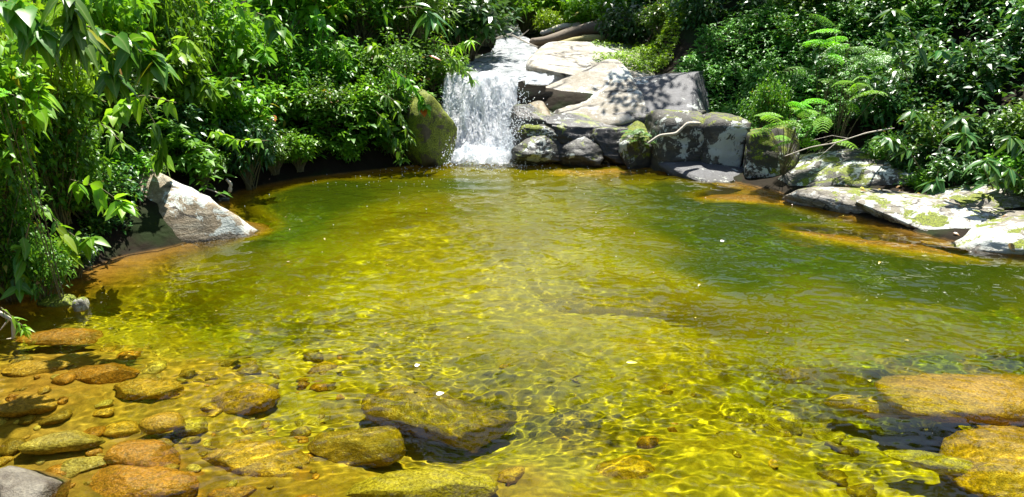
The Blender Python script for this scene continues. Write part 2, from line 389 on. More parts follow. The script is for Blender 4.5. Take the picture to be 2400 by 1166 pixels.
prock('rock', 1208, 1308, 258, 335, 10.85, .42, (0, 3, 5), 18, RM_DARK, 'dark wet block beside the splashing water, under the tan apron', p=7, cuts=4, amp=.07)
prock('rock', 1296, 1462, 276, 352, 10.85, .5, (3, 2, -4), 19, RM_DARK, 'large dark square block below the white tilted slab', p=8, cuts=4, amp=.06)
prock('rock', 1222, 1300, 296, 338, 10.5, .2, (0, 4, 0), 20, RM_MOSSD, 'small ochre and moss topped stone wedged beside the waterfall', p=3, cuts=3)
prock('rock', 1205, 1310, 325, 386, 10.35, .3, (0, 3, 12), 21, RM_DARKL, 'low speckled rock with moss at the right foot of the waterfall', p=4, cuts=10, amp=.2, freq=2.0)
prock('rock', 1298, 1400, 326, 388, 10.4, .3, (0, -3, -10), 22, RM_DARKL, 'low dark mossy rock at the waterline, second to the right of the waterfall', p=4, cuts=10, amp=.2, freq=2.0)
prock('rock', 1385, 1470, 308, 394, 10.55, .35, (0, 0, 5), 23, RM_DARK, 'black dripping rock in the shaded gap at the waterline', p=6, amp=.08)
prock('rock', 1458, 1556, 292, 396, 10.5, .4, (0, 3, -5), 24, RM_MOSSD, 'green mossy rock with a tuft of herbs behind the dead white branch', p=6, amp=.08)
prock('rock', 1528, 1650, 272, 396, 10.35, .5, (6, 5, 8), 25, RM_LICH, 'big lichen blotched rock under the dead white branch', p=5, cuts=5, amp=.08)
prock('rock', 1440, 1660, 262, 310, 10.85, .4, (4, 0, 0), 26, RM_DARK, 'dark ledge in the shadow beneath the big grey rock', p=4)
prock('rock', 1648, 1750, 282, 400, 10.1, .35, (0, 0, -6), 27, RM_LICH, 'upright pale square block covered in lichen right of the blotched rock', p=5, cuts=2, amp=.07)
prock('boulder', 1735, 1850, 285, 448, 9.75, .55, (0, 6, -10), 28, RM_MOSSD, 'tall dark mossy boulder between the square block and the ferny bush', cat='boulder', p=2.8, amp=.12)
rock('rock_slab', at0(1700, 420) + np.array([.1, .15, -.06]), (.95, .62, .14), (4, 6, -22), 29, RM_GREY,
     'flat grey slab sloping into the pool below the square block', 'rock slab', p=3.6, cuts=4, amp=.12)
rock('boulder', aty(2000, 425, 8.9) + np.array([.1, .1, -.14]), (1.05, .7, .40), (8, -10, -26), 30, RM_LICH,
     'wide sloping boulder with lichen and yellow moss above the right shore', 'boulder', p=2.6, cuts=6, sub=6)
rock('rock_slab', at0(1990, 500) + np.array([.40, .2, .03]), (.95, .42, .15), (4, 3, -38), 31, RM_LEDGE,
     'striped pale ledge at the right waterline, left of the moss tufts', 'rock slab', p=3.4, cuts=6, amp=.14, sub=6)
rock('rock_slab', at0(2230, 545) + np.array([.35, .25, .0]), (1.15, .52, .17), (0, 3, -26), 32, RM_LEDGE,
     'bright white ledge on the right shore with clumps of yellow moss', 'rock slab', p=3.4, cuts=6, amp=.16, sub=6)
rock('rock_slab', at0(2420, 580) + np.array([.35, .22, .0]), (1.1, .6, .20), (0, -3, -14), 33, RM_LEDGE,
     'white broken ledge at the right edge of the picture', 'rock slab', p=3.4, cuts=6, amp=.16, sub=6)
rock('rock', aty(2350, 490, 7.6), (.7, .4, .22), (0, -5, -20), 34, RM_LEDGE,
     'pale broken rock with leaf litter above the white ledges', 'rock', p=3.0, cuts=7, amp=.2, sub=6)
rock('rock', aty(1330, 108, 15.2) + np.array([.3, .2, -.25]), (1.0, .7, .28), (0, 6, 10), 35, RM_PALE,
     'shaded grey rock under the driftwood upstream', 'rock', p=3)
rock('rock', at0(168, 712) + np.array([-.13, .02, 0.0]), (.16, .085, .06), (0, 0, -8), 36, RM_MOSS, 'small moss covered stone lying in the shallows near the left edge', 'rock')
rock('rock', at0(185, 722) + np.array([.02, 0, .01]), (.06, .07, .075), (0, 0, 30), 37, rock_material('stone_white_top', (.6, .6, .5), (.2, .18, .1), lichen=.4, moss=.5, seed=12), 'round pale topped stone touching the small mossy stone in the shallows', 'rock')
rock('rock', at0(60, 1150) + np.array([0, 0, -.05]), (.20, .16, .11), (0, 8, -12), 38, RM_TAN2, 'coarse grey rock poking out of the water in the bottom left corner', 'rock', fine=.006)
rock('rock', at0(498, 470) + np.array([0.1, 0, .0]), (.10, .06, .035), (0, 0, 5), 39, RM_LICH, 'little grey stone at the water edge behind the pale sloping boulder', 'rock')

# submerged stones: px, py of centre, depth of centre, half sizes, rot, mat, label
SUB = [
 (2330, 925, .24, (.66, .34, .15), (-4, 2, -4), RM_GOLD, 'big golden flat rock just under the water at the right edge', 2.8),
 (2425, 1090, .32, (.46, .36, .17), (-3, 0, 10), RM_GOLD, 'rounded golden brown rock under the water in the bottom right corner', 2.4),
 (2205, 1090, .30, (.25, .075, .07), (0, 0, -22), RM_YELL, 'narrow bright yellow rock under water left of the bottom right rock', 2.3),
 (1030, 975, .42, (.46, .24, .15), (8, 5, -14), RM_BRWN, 'long brown slab under the centre of the near water with a deep shadow below it', 2.6),
 (845, 1045, .30, (.24, .18, .12), (0, 3, 12), RM_BRWN, 'rounded olive stone below the left end of the long brown slab', 2.3),
 (980, 1150, .26, (.36, .14, .10), (0, 0, 4), RM_YELL, 'broad pale yellow rock under water at the bottom centre', 2.4),
 (382, 985, .07, (.115, .09, .07), (0, 0, 0), RM_GOLD, 'egg shaped golden stone barely under the surface in the near left shallows', 2.1),
 (335, 1062, .10, (.20, .125, .085), (0, 5, -10), RM_ORNG, 'rust orange stone under water below the egg shaped stone', 2.3),
 (150, 1035, .12, (.20, .09, .07), (0, 3, 16), RM_YELL, 'pointed pale yellow stone left of the rust orange stone', 2.5),
 (58, 945, .08, (.16, .10, .075), (0, 4, 8), RM_GOLD, 'smooth golden stone at the left edge of the near shallows', 2.2),
 (90, 865, .14, (.20, .10, .06), (0, 2, 2), RM_GOLD, 'flat amber brown stone under water near the left edge', 2.4),
 (245, 872, .16, (.22, .12, .07), (0, 2, -6), RM_ORNG, 'rusty brown stone right of the flat amber brown one', 2.4),
 (310, 1140, .17, (.30, .14, .10), (0, 0, 0), RM_ORNG, 'flat orange rock along the bottom edge, right of the grey corner rock', 2.6),
 (575, 935, .28, (.18, .14, .12), (0, 0, 20), RM_GOLD, 'rounded amber stone under water right of the egg shaped stone', 2.3),
 (350, 910, .19, (.20, .11, .07), (0, 2, 8), RM_GOLD, 'flat amber stone behind the egg shaped stone', 2.5),
 (590, 1085, .28, (.28, .15, .11), (0, 0, -12), RM_GOLD, 'wide golden brown stone between the rust orange stone and the olive stone', 2.4),
 (200, 1090, .14, (.11, .065, .055), (0, 0, 5), RM_YELL, 'cream coloured small stone tucked under the rust orange stone', 2.4),
 (545, 1160, .16, (.11, .05, .05), (0, 0, 10), RM_ORNG, 'narrow rust brown stone cut by the bottom edge', 2.4),
 (450, 1000, .24, (.09, .07, .06), (0, 0, 30), RM_YELL, 'small pale stone right beside the egg shaped stone', 2.2),
 (1780, 985, .62, (.24, .13, .09), (0, 0, -28), RM_YELL, 'faint angular yellow slab under water right of centre', 2.8),
 (2050, 955, .50, (.26, .08, .08), (0, 0, -18), RM_GOLD, 'thin golden rock under water left of the big golden flat rock', 2.4),
 (1430, 720, .62, (.60, .20, .12), (0, 0, -4), RM_BRWN, 'broad brown shadowed rock under the middle of the pool', 2.6),
 (150, 790, .12, (.28, .13, .06), (0, 0, 6), RM_ORNG, 'brown flat rock under the shallows below the small mossy stone', 2.5),
 (1860, 880, .75, (.18, .12, .10), (0, 0, 0), RM_GOLD, 'rounded brown rock under the green water right of centre', 2.3),
 (1450, 1110, .44, (.18, .10, .07), (0, 0, 20), RM_GOLD, 'ochre stone under the near water right of bottom centre', 2.4),
 (2040, 580, .30, (1.0, .26, .16), (0, 0, -32), RM_ORNG, 'ochre shelf under water along the white right ledges', 2.8),
 (1740, 470, .16, (.55, .28, .10), (0, 0, -15), RM_ORNG, 'orange brown shelf under water below the flat grey slab', 2.8),
 (1430, 405, .12, (.8, .25, .12), (0, 0, -3), RM_ORNG, 'orange shelf under water before the dark wet rocks', 3.0),
]
for k, (px, py, dp, hf, rt, mt, lb, pp) in enumerate(SUB):
    q = under(px, py, dp); q[2] = min(q[2], -hf[2] * 1.12 - .03)
    rock('submerged_rock', q, hf, rt, 60 + k, mt, lb, 'rock', p=pp, cuts=5, amp=.14, fine=.006)
# smaller cobbles on the bed, five shapes
rng = np.random.default_rng(5)
cob = [rock_mesh('cobble', (1, .75, .5), 300 + k, p=2.4, cuts=5, sub=3, fine=.02) for k in range(5)]
for k, me in enumerate(cob): me.materials.append([RM_GOLD, RM_BRWN, RM_YELL, RM_ORNG, RM_BRWN][k])
n = 0
while n < 210:
    px = rng.uniform(-60, 2460); py = rng.uniform(800, 1200)
    if rng.random() > (.95 if px < 800 else (.05 if px < 1500 else .13)): continue
    q = under(px, py, .3); z = H1(q[0], q[1])
    if z > -.06: continue
    s = .022 + .075 * rng.random() ** 2.2
    ci = rng.integers(5); o = bpy.data.objects.new('cobble', cob[ci]); COL.objects.link(o)
    o.location = (q[0], q[1], z + s * .15); o.scale = (s, s, s); o.rotation_euler = (rng.uniform(-.3, .3), rng.uniform(-.3, .3), rng.uniform(0, 6.3))
    cn = ['golden', 'brown', 'pale yellow', 'rust orange', 'brown'][ci]
    tag(o, ('big ' if s > .06 else 'small ') + cn + ' cobble on the stream bed under the ' + ('left near shallows' if px < 800 else 'near water at bottom centre' if px < 1600 else 'near water at right'), 'stone', 'cobbles on the stream bed'); o.cycles.is_caustics_receiver = True
    UNDER.append(o); n += 1

# ------------------------------------------------------------------ pool water: real waves, tint from the depth under each point
bpy.context.view_layer.update()
BV = []; BF = []; off = 0
for o in UNDER:
    me = o.data; v = np.empty(len(me.vertices) * 3, np.float32); me.vertices.foreach_get('co', v); v = v.reshape(-1, 3)
    mw = np.array(o.matrix_world); v = v @ mw[:3, :3].T + mw[:3, 3]
    sel = [tuple(p.vertices) for p in me.polygons]
    BV.append(v); BF += [tuple(i + off for i in t) for t in sel]; off += len(v)
bvh = BVHTree.FromPolygons(np.concatenate(BV).tolist(), BF)
cx = np.linspace(-6, 7.5, 300); cy = np.linspace(-2.5, 11.4, 300); DM = np.zeros((300, 300))
for j, y in enumerate(cy):
    for i, x in enumerate(cx):
        h = bvh.ray_cast(Vector((x, y, 3)), Vector((0, 0, -1)))[0]
        DM[j, i] = max(0.0, -h.z) if h else .5
K = np.array([1, 2, 1.]) / 4
for _ in range(2):
    DM = np.apply_along_axis(lambda r: np.convolve(np.pad(r, 1, 'edge'), K, 'valid'), 0, DM)
    DM = np.apply_along_axis(lambda r: np.convolve(np.pad(r, 1, 'edge'), K, 'valid'), 1, DM)
def dsamp(X, Y):
    u = np.clip((X - cx[0]) / (cx[-1] - cx[0]) * 299, 0, 298.999); v = np.clip((Y - cy[0]) / (cy[-1] - cy[0]) * 299, 0, 298.999)
    i = u.astype(int); j = v.astype(int); u -= i; v -= j
    return (DM[j, i] * (1 - u) + DM[j, i + 1] * u) * (1 - v) + (DM[j + 1, i] * (1 - u) + DM[j + 1, i + 1] * u) * v
wx = np.linspace(-5.2, 7.0, 1100)
wy = np.concatenate([np.linspace(-2.4, 1.8, 60)[:-1], 1.8 + (11.25 - 1.8) * np.linspace(0, 1, 1000) ** 1.35])
WX, WY = np.meshgrid(wx, wy)
WZ = np.zeros_like(WX); rg = np.random.default_rng(3)
qx = WX + .10 * fb2(WX, WY, 21, 2, 1.4); qy = WY + .10 * fb2(WX, WY, 22, 2, 1.4)
near = sm(WY, 8.5, 3.0)
fallx, fally = -.35, 10.6
dist = np.hypot(WX - fallx, WY - fally)
for k in range(130):
    l = .04 * (11 ** rg.random() ** 1.2); big = l > .25
    a = rg.uniform(0, 2 * np.pi) if k % 2 else np.pi / 2 + rg.normal() * .45
    A = .00040 * (l / .2) ** .9
    WZ += A * np.sin(2 * np.pi / l * (qx * np.cos(a) + qy * np.sin(a)) + rg.uniform(0, 6.3)) * (1 if l < .12 else 1 + .7 * sm(WY, 4, 8))
WZ *= (.30 + .62 * sm(fb2(WX * 1.0, WY * 1.6, 31, 3, .8), -.3, .4)) * (1 + 1.2 * np.exp(-dist / 1.6))
WZ += .005 * np.sin(dist * 2 * np.pi / .42 + .8 * fb2(WX, WY, 41, 2, .7)) * np.exp(-dist / 3.0)
WZ += .03 * fb2(WX, WY, 51, 4, 5) * np.exp(-(dist / .9) ** 2)
dd = dsamp(WX, WY) + .02
kk = np.array([.38, .21, 3.0])
tint = np.exp(-kk[None, None] * np.minimum(dd, 1.5)[..., None] * 1.1)
wme = mesh_np('pool_water', np.stack([WX, WY, WZ], -1).reshape(-1, 3), gridf(len(wx), len(wy)))
ca = wme.color_attributes.new('tint', 'FLOAT_COLOR', 'POINT')
ca.data.foreach_set('color', np.concatenate([tint, np.ones_like(dd)[..., None]], -1).astype(np.float32).ravel())
DM0 = DM.copy()
for _ in range(10):
    DM = np.apply_along_axis(lambda r: np.convolve(np.pad(r, 1, 'edge'), K, 'valid'), 0, DM)
    DM = np.apply_along_axis(lambda r: np.convolve(np.pad(r, 1, 'edge'), K, 'valid'), 1, DM)
d2 = dsamp(WX, WY) * (1 + .35 * fb2(WX, WY, 71, 3, .9)); tb = .34 * sm(d2, .40, 1.1) + .17 * np.exp(-((WX - .3) / 1.7) ** 2) * sm(WY, 3.8, 5.6); e2 = sm(d2, .5, 1.15)[..., None]
silt = np.array([.36, .31, .002]) * (1 - e2) + np.array([.048, .080, .003]) * e2
ca = wme.color_attributes.new('silt', 'FLOAT_COLOR', 'POINT'); ca.data.foreach_set('color', np.concatenate([silt, np.ones_like(d2)[..., None]], -1).astype(np.float32).ravel())
ta = wme.attributes.new('turbid', 'FLOAT', 'POINT'); ta.data.foreach_set('value', tb.astype(np.float32).ravel())
m, nt, P, out = newmat('pool_water'); nt.nodes.remove(P); L = nt.links.new
at = N(nt, 'ShaderNodeAttribute', attribute_name='tint')
rf = N(nt, 'ShaderNodeBsdfRefraction'); rf.inputs['Roughness'].default_value = 0; rf.inputs['IOR'].default_value = 1.33; L(at.outputs['Color'], rf.inputs[0])
gl = N(nt, 'ShaderNodeBsdfGlossy'); gl.inputs['Roughness'].default_value = .03
fr = N(nt, 'ShaderNodeFresnel'); fr.inputs[0].default_value = 1.33
df = N(nt, 'ShaderNodeBsdfDiffuse'); at2 = N(nt, 'ShaderNodeAttribute', attribute_name='silt'); at3 = N(nt, 'ShaderNodeAttribute', attribute_name='turbid')
L(at2.outputs['Color'], df.inputs[0]); ms_ = N(nt, 'ShaderNodeMixShader'); L(at3.outputs['Fac'], ms_.inputs[0]); L(rf.outputs[0], ms_.inputs[1]); L(df.outputs[0], ms_.inputs[2])
mx = N(nt, 'ShaderNodeMixShader'); L(fr.outputs[0], mx.inputs[0]); L(ms_.outputs[0], mx.inputs[1]); L(gl.outputs[0], mx.inputs[2]); L(mx.outputs[0], out.inputs[0])
water = link('pool_water', wme, m); water.cycles.is_caustics_caster = True
tag(water, 'clear green and amber water of the stream pool', kind='structure')
#VEG#
# ------------------------------------------------------------------ upper stream, waterfall, foam, spray
def water_white(name, c_gap, c_foam, lo, hi, sc_, alpha=None, rough=.25, detail=8):
    m, nt, P, out = newmat(name); L = nt.links.new
    uv = N(nt, 'ShaderNodeUVMap'); mp = N(nt, 'ShaderNodeMapping'); mp.inputs['Scale'].default_value = sc_; L(uv.outputs[0], mp.inputs[0])
    n = noise(nt, mp.outputs[0], 1.0, detail, .72, .6)
    mp2 = N(nt, 'ShaderNodeMapping'); mp2.inputs['Scale'].default_value = (sc_[0] * .22, sc_[1] * .25, 1); L(uv.outputs[0], mp2.inputs[0])
    nb = noise(nt, mp2.outputs[0], 1.0, 4, .6)
    f = math_(nt, 'ADD', math_(nt, 'MULTIPLY', n, .65), math_(nt, 'MULTIPLY', nb, .35))
    r = ramp(nt, f, lo, hi); L(mixc(nt, r, c_gap, c_foam), P.inputs['Base Color'])
    P.inputs['Roughness'].default_value = rough; P.inputs['IOR'].default_value = 1.33
    b = N(nt, 'ShaderNodeBump'); b.inputs['Distance'].default_value = .03; b.inputs['Strength'].default_value = .8; L(n, b.inputs['Height']); L(b.outputs[0], P.inputs['Normal'])
    t = N(nt, 'ShaderNodeBsdfTranslucent'); t.inputs[0].default_value = (.93, .97, 1, 1)
    mx = N(nt, 'ShaderNodeMixShader'); L(math_(nt, 'MULTIPLY', r, .55), mx.inputs[0]); L(P.outputs[0], mx.inputs[1]); L(t.outputs[0], mx.inputs[2])
    last = mx.outputs[0]
    if alpha:
        tr = N(nt, 'ShaderNodeBsdfTransparent'); ed = N(nt, 'ShaderNodeAttribute', attribute_name='edge')
        n2 = noise(nt, mp.outputs[0], 1.4, 8, .8)
        fa = math_(nt, 'ADD', n2, math_(nt, 'MULTIPLY', math_(nt, 'SUBTRACT', ed.outputs['Fac'], .5), alpha))
        m2 = N(nt, 'ShaderNodeMixShader'); L(ramp(nt, fa, .47, .51), m2.inputs[0]); L(tr.outputs[0], m2.inputs[1]); L(last, m2.inputs[2]); last = m2.outputs[0]
    L(last, out.inputs[0]); return m
def setuv(me, U, V):
    uvl = me.uv_layers.new(name='uv'); li = np.empty(len(me.loops), np.int32); me.loops.foreach_get('vertex_index', li)
    uvl.data.foreach_set('uv', np.stack([U.ravel()[li], V.ravel()[li]], -1).astype(np.float32).ravel())
def setedge(me, e):
    a = me.attributes.new('edge', 'FLOAT', 'POINT'); a.data.foreach_set('value', e.astype(np.float32).ravel())
def strip(name, rows, mat, n=120, m=160, amp=.03, f=6, seed=0, edgep=6, fl=.45, kind='structure', label=None, endfade=None):
    """rows: list of (y, z, xl, xr) down the stream; a displaced sheet through them"""
    rows = np.array(rows, float); s = np.concatenate([[0], np.cumsum(np.hypot(np.diff(rows[:, 0]), np.diff(rows[:, 1])))])
    t = np.linspace(0, s[-1], m)
    def ip(k):
        a = np.interp(t, s, rows[:, k]); w = np.ones(5) / 5; return np.convolve(np.pad(a, 2, 'edge'), w, 'valid')
    y, z, xl, xr = (ip(k) for k in range(4)); u = np.linspace(0, 1, n)
    X = xl[:, None] + (xr - xl)[:, None] * u[None]; Y = np.repeat(y[:, None], n, 1); Z = np.repeat(z[:, None], n, 1)
    U = X; V = np.repeat(t[:, None], n, 1)
    d = fbm(np.stack([X * f, V * f * fl, np.full_like(X, seed)], -1), seed, 5)
    ty = np.gradient(y); tz = np.gradient(z); l = np.hypot(ty, tz)
    ny = -tz / l; nz = ty / l; sg = np.sign(nz + 1e-6); ny = ny * sg; nz = nz * sg
    Y += amp * d * ny[:, None]; Z += amp * d * nz[:, None]
    me = mesh_np(name, np.stack([X, Y, Z], -1).reshape(-1, 3), gridf(n, m)); setuv(me, U, V)
    e = np.minimum(u, 1 - u)[None] * edgep * np.ones_like(X)
    if endfade: e = np.minimum(e, (1 - V / V.max()) * endfade + .0)
    setedge(me, np.clip(e, 0, 1))
    o = link(name, me, mat); tag(o, label, kind=kind); return o
M_FALL = water_white('falling_water', (.30, .46, .60), (.95, .97, 1.0), .29, .44, (30, 8, 1), alpha=1.4)
M_STREAM = water_white('rushing_water', (.07, .10, .11), (.94, .97, 1.0), .42, .53, (7, 13, 1), alpha=2.5, rough=.12)
def row(y, z, a, b): return (y, z, xs(a, y, z), xs(b, y, z))
strip('upper_stream', [row(19.5, 1.75, 1165, 1215), row(17.6, 1.52, 1165, 1225), row(16.9, 1.42, 1160, 1235), row(16.2, 1.38, 1155, 1250), row(15.9, 1.29, 1150, 1260), row(14.6, 1.24, 1140, 1275),
                       row(14.3, 1.17, 1110, 1270), row(13.2, 1.12, 1080, 1265), row(12.9, 1.07, 1060, 1285), row(12.0, 1.045, 1040, 1305), row(11.62, 1.03, 1020, 1302), row(11.5, .99, 1015, 1300)],
      M_STREAM, n=110, m=300, amp=.045, f=4.5, seed=3, label='white water of the upper stream')
strip('waterfall', [row(11.72, 1.05, 1030, 1232), row(11.5, 1.03, 1025, 1230), row(11.36, .92, 1022, 1230), row(11.2, .70, 1020, 1228), row(11.0, .46, 1025, 1226),
                    row(10.8, .22, 1030, 1232), row(10.62, .05, 1035, 1240), row(10.45, -.03, 1040, 1245)], M_FALL, n=220, m=300, amp=.11, f=9, fl=.28, seed=4, label='foaming waterfall')
strip('side_cascade', [row(11.75, 1.045, 1228, 1306), row(11.55, 1.02, 1226, 1304), row(11.50, .99, 1225, 1300), row(11.44, .95, 1226, 1290)], water_white('thin_cascade', (.05, .06, .07), (.88, .94, 1.0), .36, .50, (34, 5, 1), alpha=.6),
      n=70, m=60, amp=.03, f=8, seed=5, label='thin side cascade')
# foam boil at the foot of the fall
fx, fy = xs(1142, 10.42, 0), 10.44
n = 190; a = np.linspace(-1, 1, n); A, B = np.meshgrid(a, a); rr = np.hypot(A, B)
X = fx + A * .88; Y = fy + B * .60
ed = np.clip(1.25 - rr * 1.35 + .35 * fb2(X, Y, 61, 4, 5), 0, 1)
Z = .012 + (.17 + .20 * fb2(X, Y, 62, 6, 8)) * sm(1 - rr, 0, .8)
me = mesh_np('foam', np.stack([X, Y, Z], -1).reshape(-1, 3), gridf(n, n)); setuv(me, X, Y); setedge(me, ed)
tag(link('foam', me, water_white('foam_white', (.6, .72, .8), (.95, .97, 1), .25, .42, (16, 16, 1), alpha=1.5, rough=.5)), 'white foam boiling at the foot of the waterfall', kind='stuff')
# spray droplets: real beads of water
rng = np.random.default_rng(8); v0, f0 = ico(1); pv = []
for k in range(4600):
    q = rng.random()
    if q < .4: c = [xs(rng.normal(1210, 28), 10.6, .2), 10.5 + rng.normal() * .12, abs(rng.normal()) * .35]
    elif q < .65: c = [xs(rng.uniform(1040, 1235), 10.5, .1), 10.35 + rng.normal() * .12, abs(rng.normal()) * .16]
    elif q < .92: c = [xs(rng.uniform(1030, 1240), 10.9, .4), 0, 0]; c[2] = rng.uniform(.1, 1.0); c[1] = 10.6 + c[2] * .75
    else:
        r_ = .3 + rng.exponential(.9); th = rng.uniform(np.pi * 1.02, np.pi * 1.98); c = [fx + r_ * 1.3 * np.cos(th), fy + r_ * .9 * np.sin(th), .008]
    s = rng.uniform(.003, .009) if q < .92 else rng.uniform(.003, .006)
    pv.append((v0 * s + np.array(c), f0))
V_, F_ = joinvf(pv)
md, nt, P, out = newmat('droplets'); P.inputs['Base Color'].default_value = (.9, .95, 1, 1); P.inputs['Roughness'].default_value = .15
tag(link('water_spray', mesh_np('water_spray', V_, F_), md), 'droplets and bubbles thrown out by the waterfall', kind='stuff')

# ------------------------------------------------------------------ leaves
def norm(a): return a / (np.linalg.norm(a, axis=-1, keepdims=True) + 1e-9)
def leaves(P, D, S, w=.25, droop=.2, rng=None, upb=1.0, big=False, fold=.12):
    n = len(P); rng = rng or np.random.default_rng(0); D = norm(D)
    U = np.tile([0, 0, 1.0], (n, 1)) * upb + rng.normal(size=(n, 3)) * .45
    Nn = norm(U - D * (U * D).sum(1, keepdims=True)); X = np.cross(D, Nn); S = np.broadcast_to(S, (n,))[:, None]
    g = np.array([0, 0, -1.0])
    def pt(l, s, h): return P + S * (D * l + X * s + Nn * h + g * droop * l * l)
    if not big:
        V = np.stack([pt(0, 0, 0), pt(.42, -w, fold * w * 2), pt(.42, w, fold * w * 2), pt(.46, 0, 0), pt(1, 0, 0)], 1)
        F = np.array([[0, 3, 1], [0, 2, 3], [1, 3, 4], [3, 2, 4]]); k = 5
    else:
        h = fold * w * 2
        V = np.stack([pt(0, 0, 0), pt(.15, -w * .78, h), pt(.2, 0, 0), pt(.15, w * .78, h), pt(.45, -w, h), pt(.48, 0, 0), pt(.45, w, h),
                      pt(.74, -w * .62, h * .6), pt(.77, 0, 0), pt(.74, w * .62, h * .6), pt(1.03, 0, 0)], 1)
        F = np.array([[0, 2, 1], [0, 3, 2], [1, 2, 5], [1, 5, 4], [2, 3, 6], [2, 6, 5], [4, 5, 8], [4, 8, 7], [5, 6, 9], [5, 9, 8], [7, 8, 10], [8, 9, 10]]); k = 11
    F = (np.arange(n) * k)[:, None, None] + F[None]
    return V.reshape(-1, 3), F.reshape(-1, 3)
LM = {
 'ovate': leaf_material('leaf_ovate', (.08, .24, .012), (.22, .46, .018), rough=.40, spec=.42, trans=.38, rare=((.35, .30, .03), .985)),
 'small': leaf_material('leaf_small', (.05, .17, .014), (.14, .31, .02), rough=.42, spec=.42, trans=.35, rare=((.30, .16, .03), .985)),
 'lance': leaf_material('leaf_lance', (.06, .20, .014), (.17, .37, .02), rough=.40, spec=.42, trans=.4),
 'heart': leaf_material('leaf_heart', (.05, .18, .015), (.12, .30, .02), rough=.36, spec=.45, trans=.4, rare=((.35, .36, .02), .97)),
 'glossy': leaf_material('leaf_glossy', (.03, .12, .025), (.06, .19, .035), rough=.32, spec=.55, trans=.25),
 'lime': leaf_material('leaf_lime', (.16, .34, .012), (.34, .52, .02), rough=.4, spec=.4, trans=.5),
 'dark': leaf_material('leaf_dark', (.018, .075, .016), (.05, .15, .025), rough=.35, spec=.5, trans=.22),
 'herb': leaf_material('leaf_herb', (.08, .28, .04), (.17, .44, .055), rough=.42, spec=.45, trans=.32),
 'feather': leaf_material('leaf_feather', (.16, .50, .010), (.28, .70, .020), rough=.45, spec=.35, trans=.5),
}
M_BARK = bark_material('bark'); M_TWIG = bark_material('twig', (.12, .10, .05), (.22, .2, .09)); M_DEAD = bark_material('dead_wood', (.42, .36, .27), (.68, .62, .52))
# species: leaf length, width, droop, number of branches, leaves per branch, material, big
SPEC = {
 'ovate': (.17, .26, .45, 95, 22, 'ovate', False), 'small': (.115, .24, .5, 125, 28, 'small', False), 'lance': (.15, .12, .5, 120, 30, 'lance', False),
 'heart': (.20, .33, .8, 60, 16, 'heart', True), 'glossy': (.17, .17, .45, 60, 22, 'glossy', True), 'lime': (.13, .22, .4, 110, 28, 'lime', False),
 'dark': (.17, .22, .5, 90, 24, 'dark', False),
}
def gen_shrub(key, seed, hc=1.0, Rr=(.85, .85, .8), k=1.0):
    """crown of radius about 1 centred at height hc over the root"""
    ll, w, droop, nb, nl, mat, big = SPEC[key]; rng = np.random.default_rng(seed); nb = int(nb * k)
    d = norm(rng.normal(size=(nb, 3))); d[:, 2] = np.where(d[:, 2] < -.3, -d[:, 2], d[:, 2])
    lump = 1 + .5 * fbm(d * 1.6 + seed, seed, 2)[:, None]
    E = np.array([0, 0, hc]) + d * np.array(Rr) * (.45 + .55 * rng.random((nb, 1)) ** .6) * lump
    B = rng.normal(size=(nb, 3)) * .05; B[:, 2] = 0
    Mid = B * .4 + E * .5 + np.array([0, 0, .18]) + rng.normal(size=(nb, 3)) * .08
    t = np.linspace(0, 1, 6)[None, :, None]
    C = (1 - t) ** 2 * B[:, None] + 2 * t * (1 - t) * Mid[:, None] + t * t * E[:, None]
    stem = [tube(c, np.linspace(.016, .004, 6), 4) for c in C[:: 2]]
    tt = .5 + .5 * rng.random((nb, nl, 1)) ** .8
    Pp = (1 - tt) ** 2 * B[:, None] + 2 * tt * (1 - tt) * Mid[:, None] + tt * tt * E[:, None]
    tan = norm(2 * (1 - tt) * (Mid - B)[:, None] + 2 * tt * (E - Mid)[:, None])
    Pp = Pp + rng.normal(size=Pp.shape) * .075
    D = tan * .5 + rng.normal(size=Pp.shape) * .62 + np.array([0, 0, -.12])
    S = ll * (.55 + .75 * rng.random(nb * nl))
    fv, ff = leaves(Pp.reshape(-1, 3), D.reshape(-1, 3), S, w, droop, rng, 1.0, big)
    fo = mesh_np('foliage', fv, ff)
    if big: ribs(fo, len(S))
    return fo, mesh_np('stems', *joinvf(stem)), mat
_lib = {}
def shrub_lib(key, v):
    if (key, v) not in _lib:
        fm, sm_, mat = gen_shrub(key, 100 + v * 31 + len(key) * 7); fm.materials.append(LM[mat]); sm_.materials.append(M_TWIG); _lib[(key, v)] = (fm, sm_)
    return _lib[(key, v)]
srng = np.random.default_rng(17)
def shrub(px, py, y, Rr, key, label, v=0, group=None, name='shrub', cat='shrub'):
    c = aty(px, py, y); g = H1(c[0], c[1]); hz = max(c[2] - g, Rr * .55)
    e = empty(name, (c[0], c[1], c[2] - hz), (0, 0, srng.uniform(0, 6.28)), (Rr, Rr, max(hz, Rr * .8) if hz < Rr * 1.6 else Rr * 1.6))
    if hz >= Rr * 1.6: e.location.z = c[2] - Rr * 1.6
    fm, st = shrub_lib(key, v)
    link('foliage', fm, None, e); link('stems', st, None, e)
    return tag(e, label, cat, group)

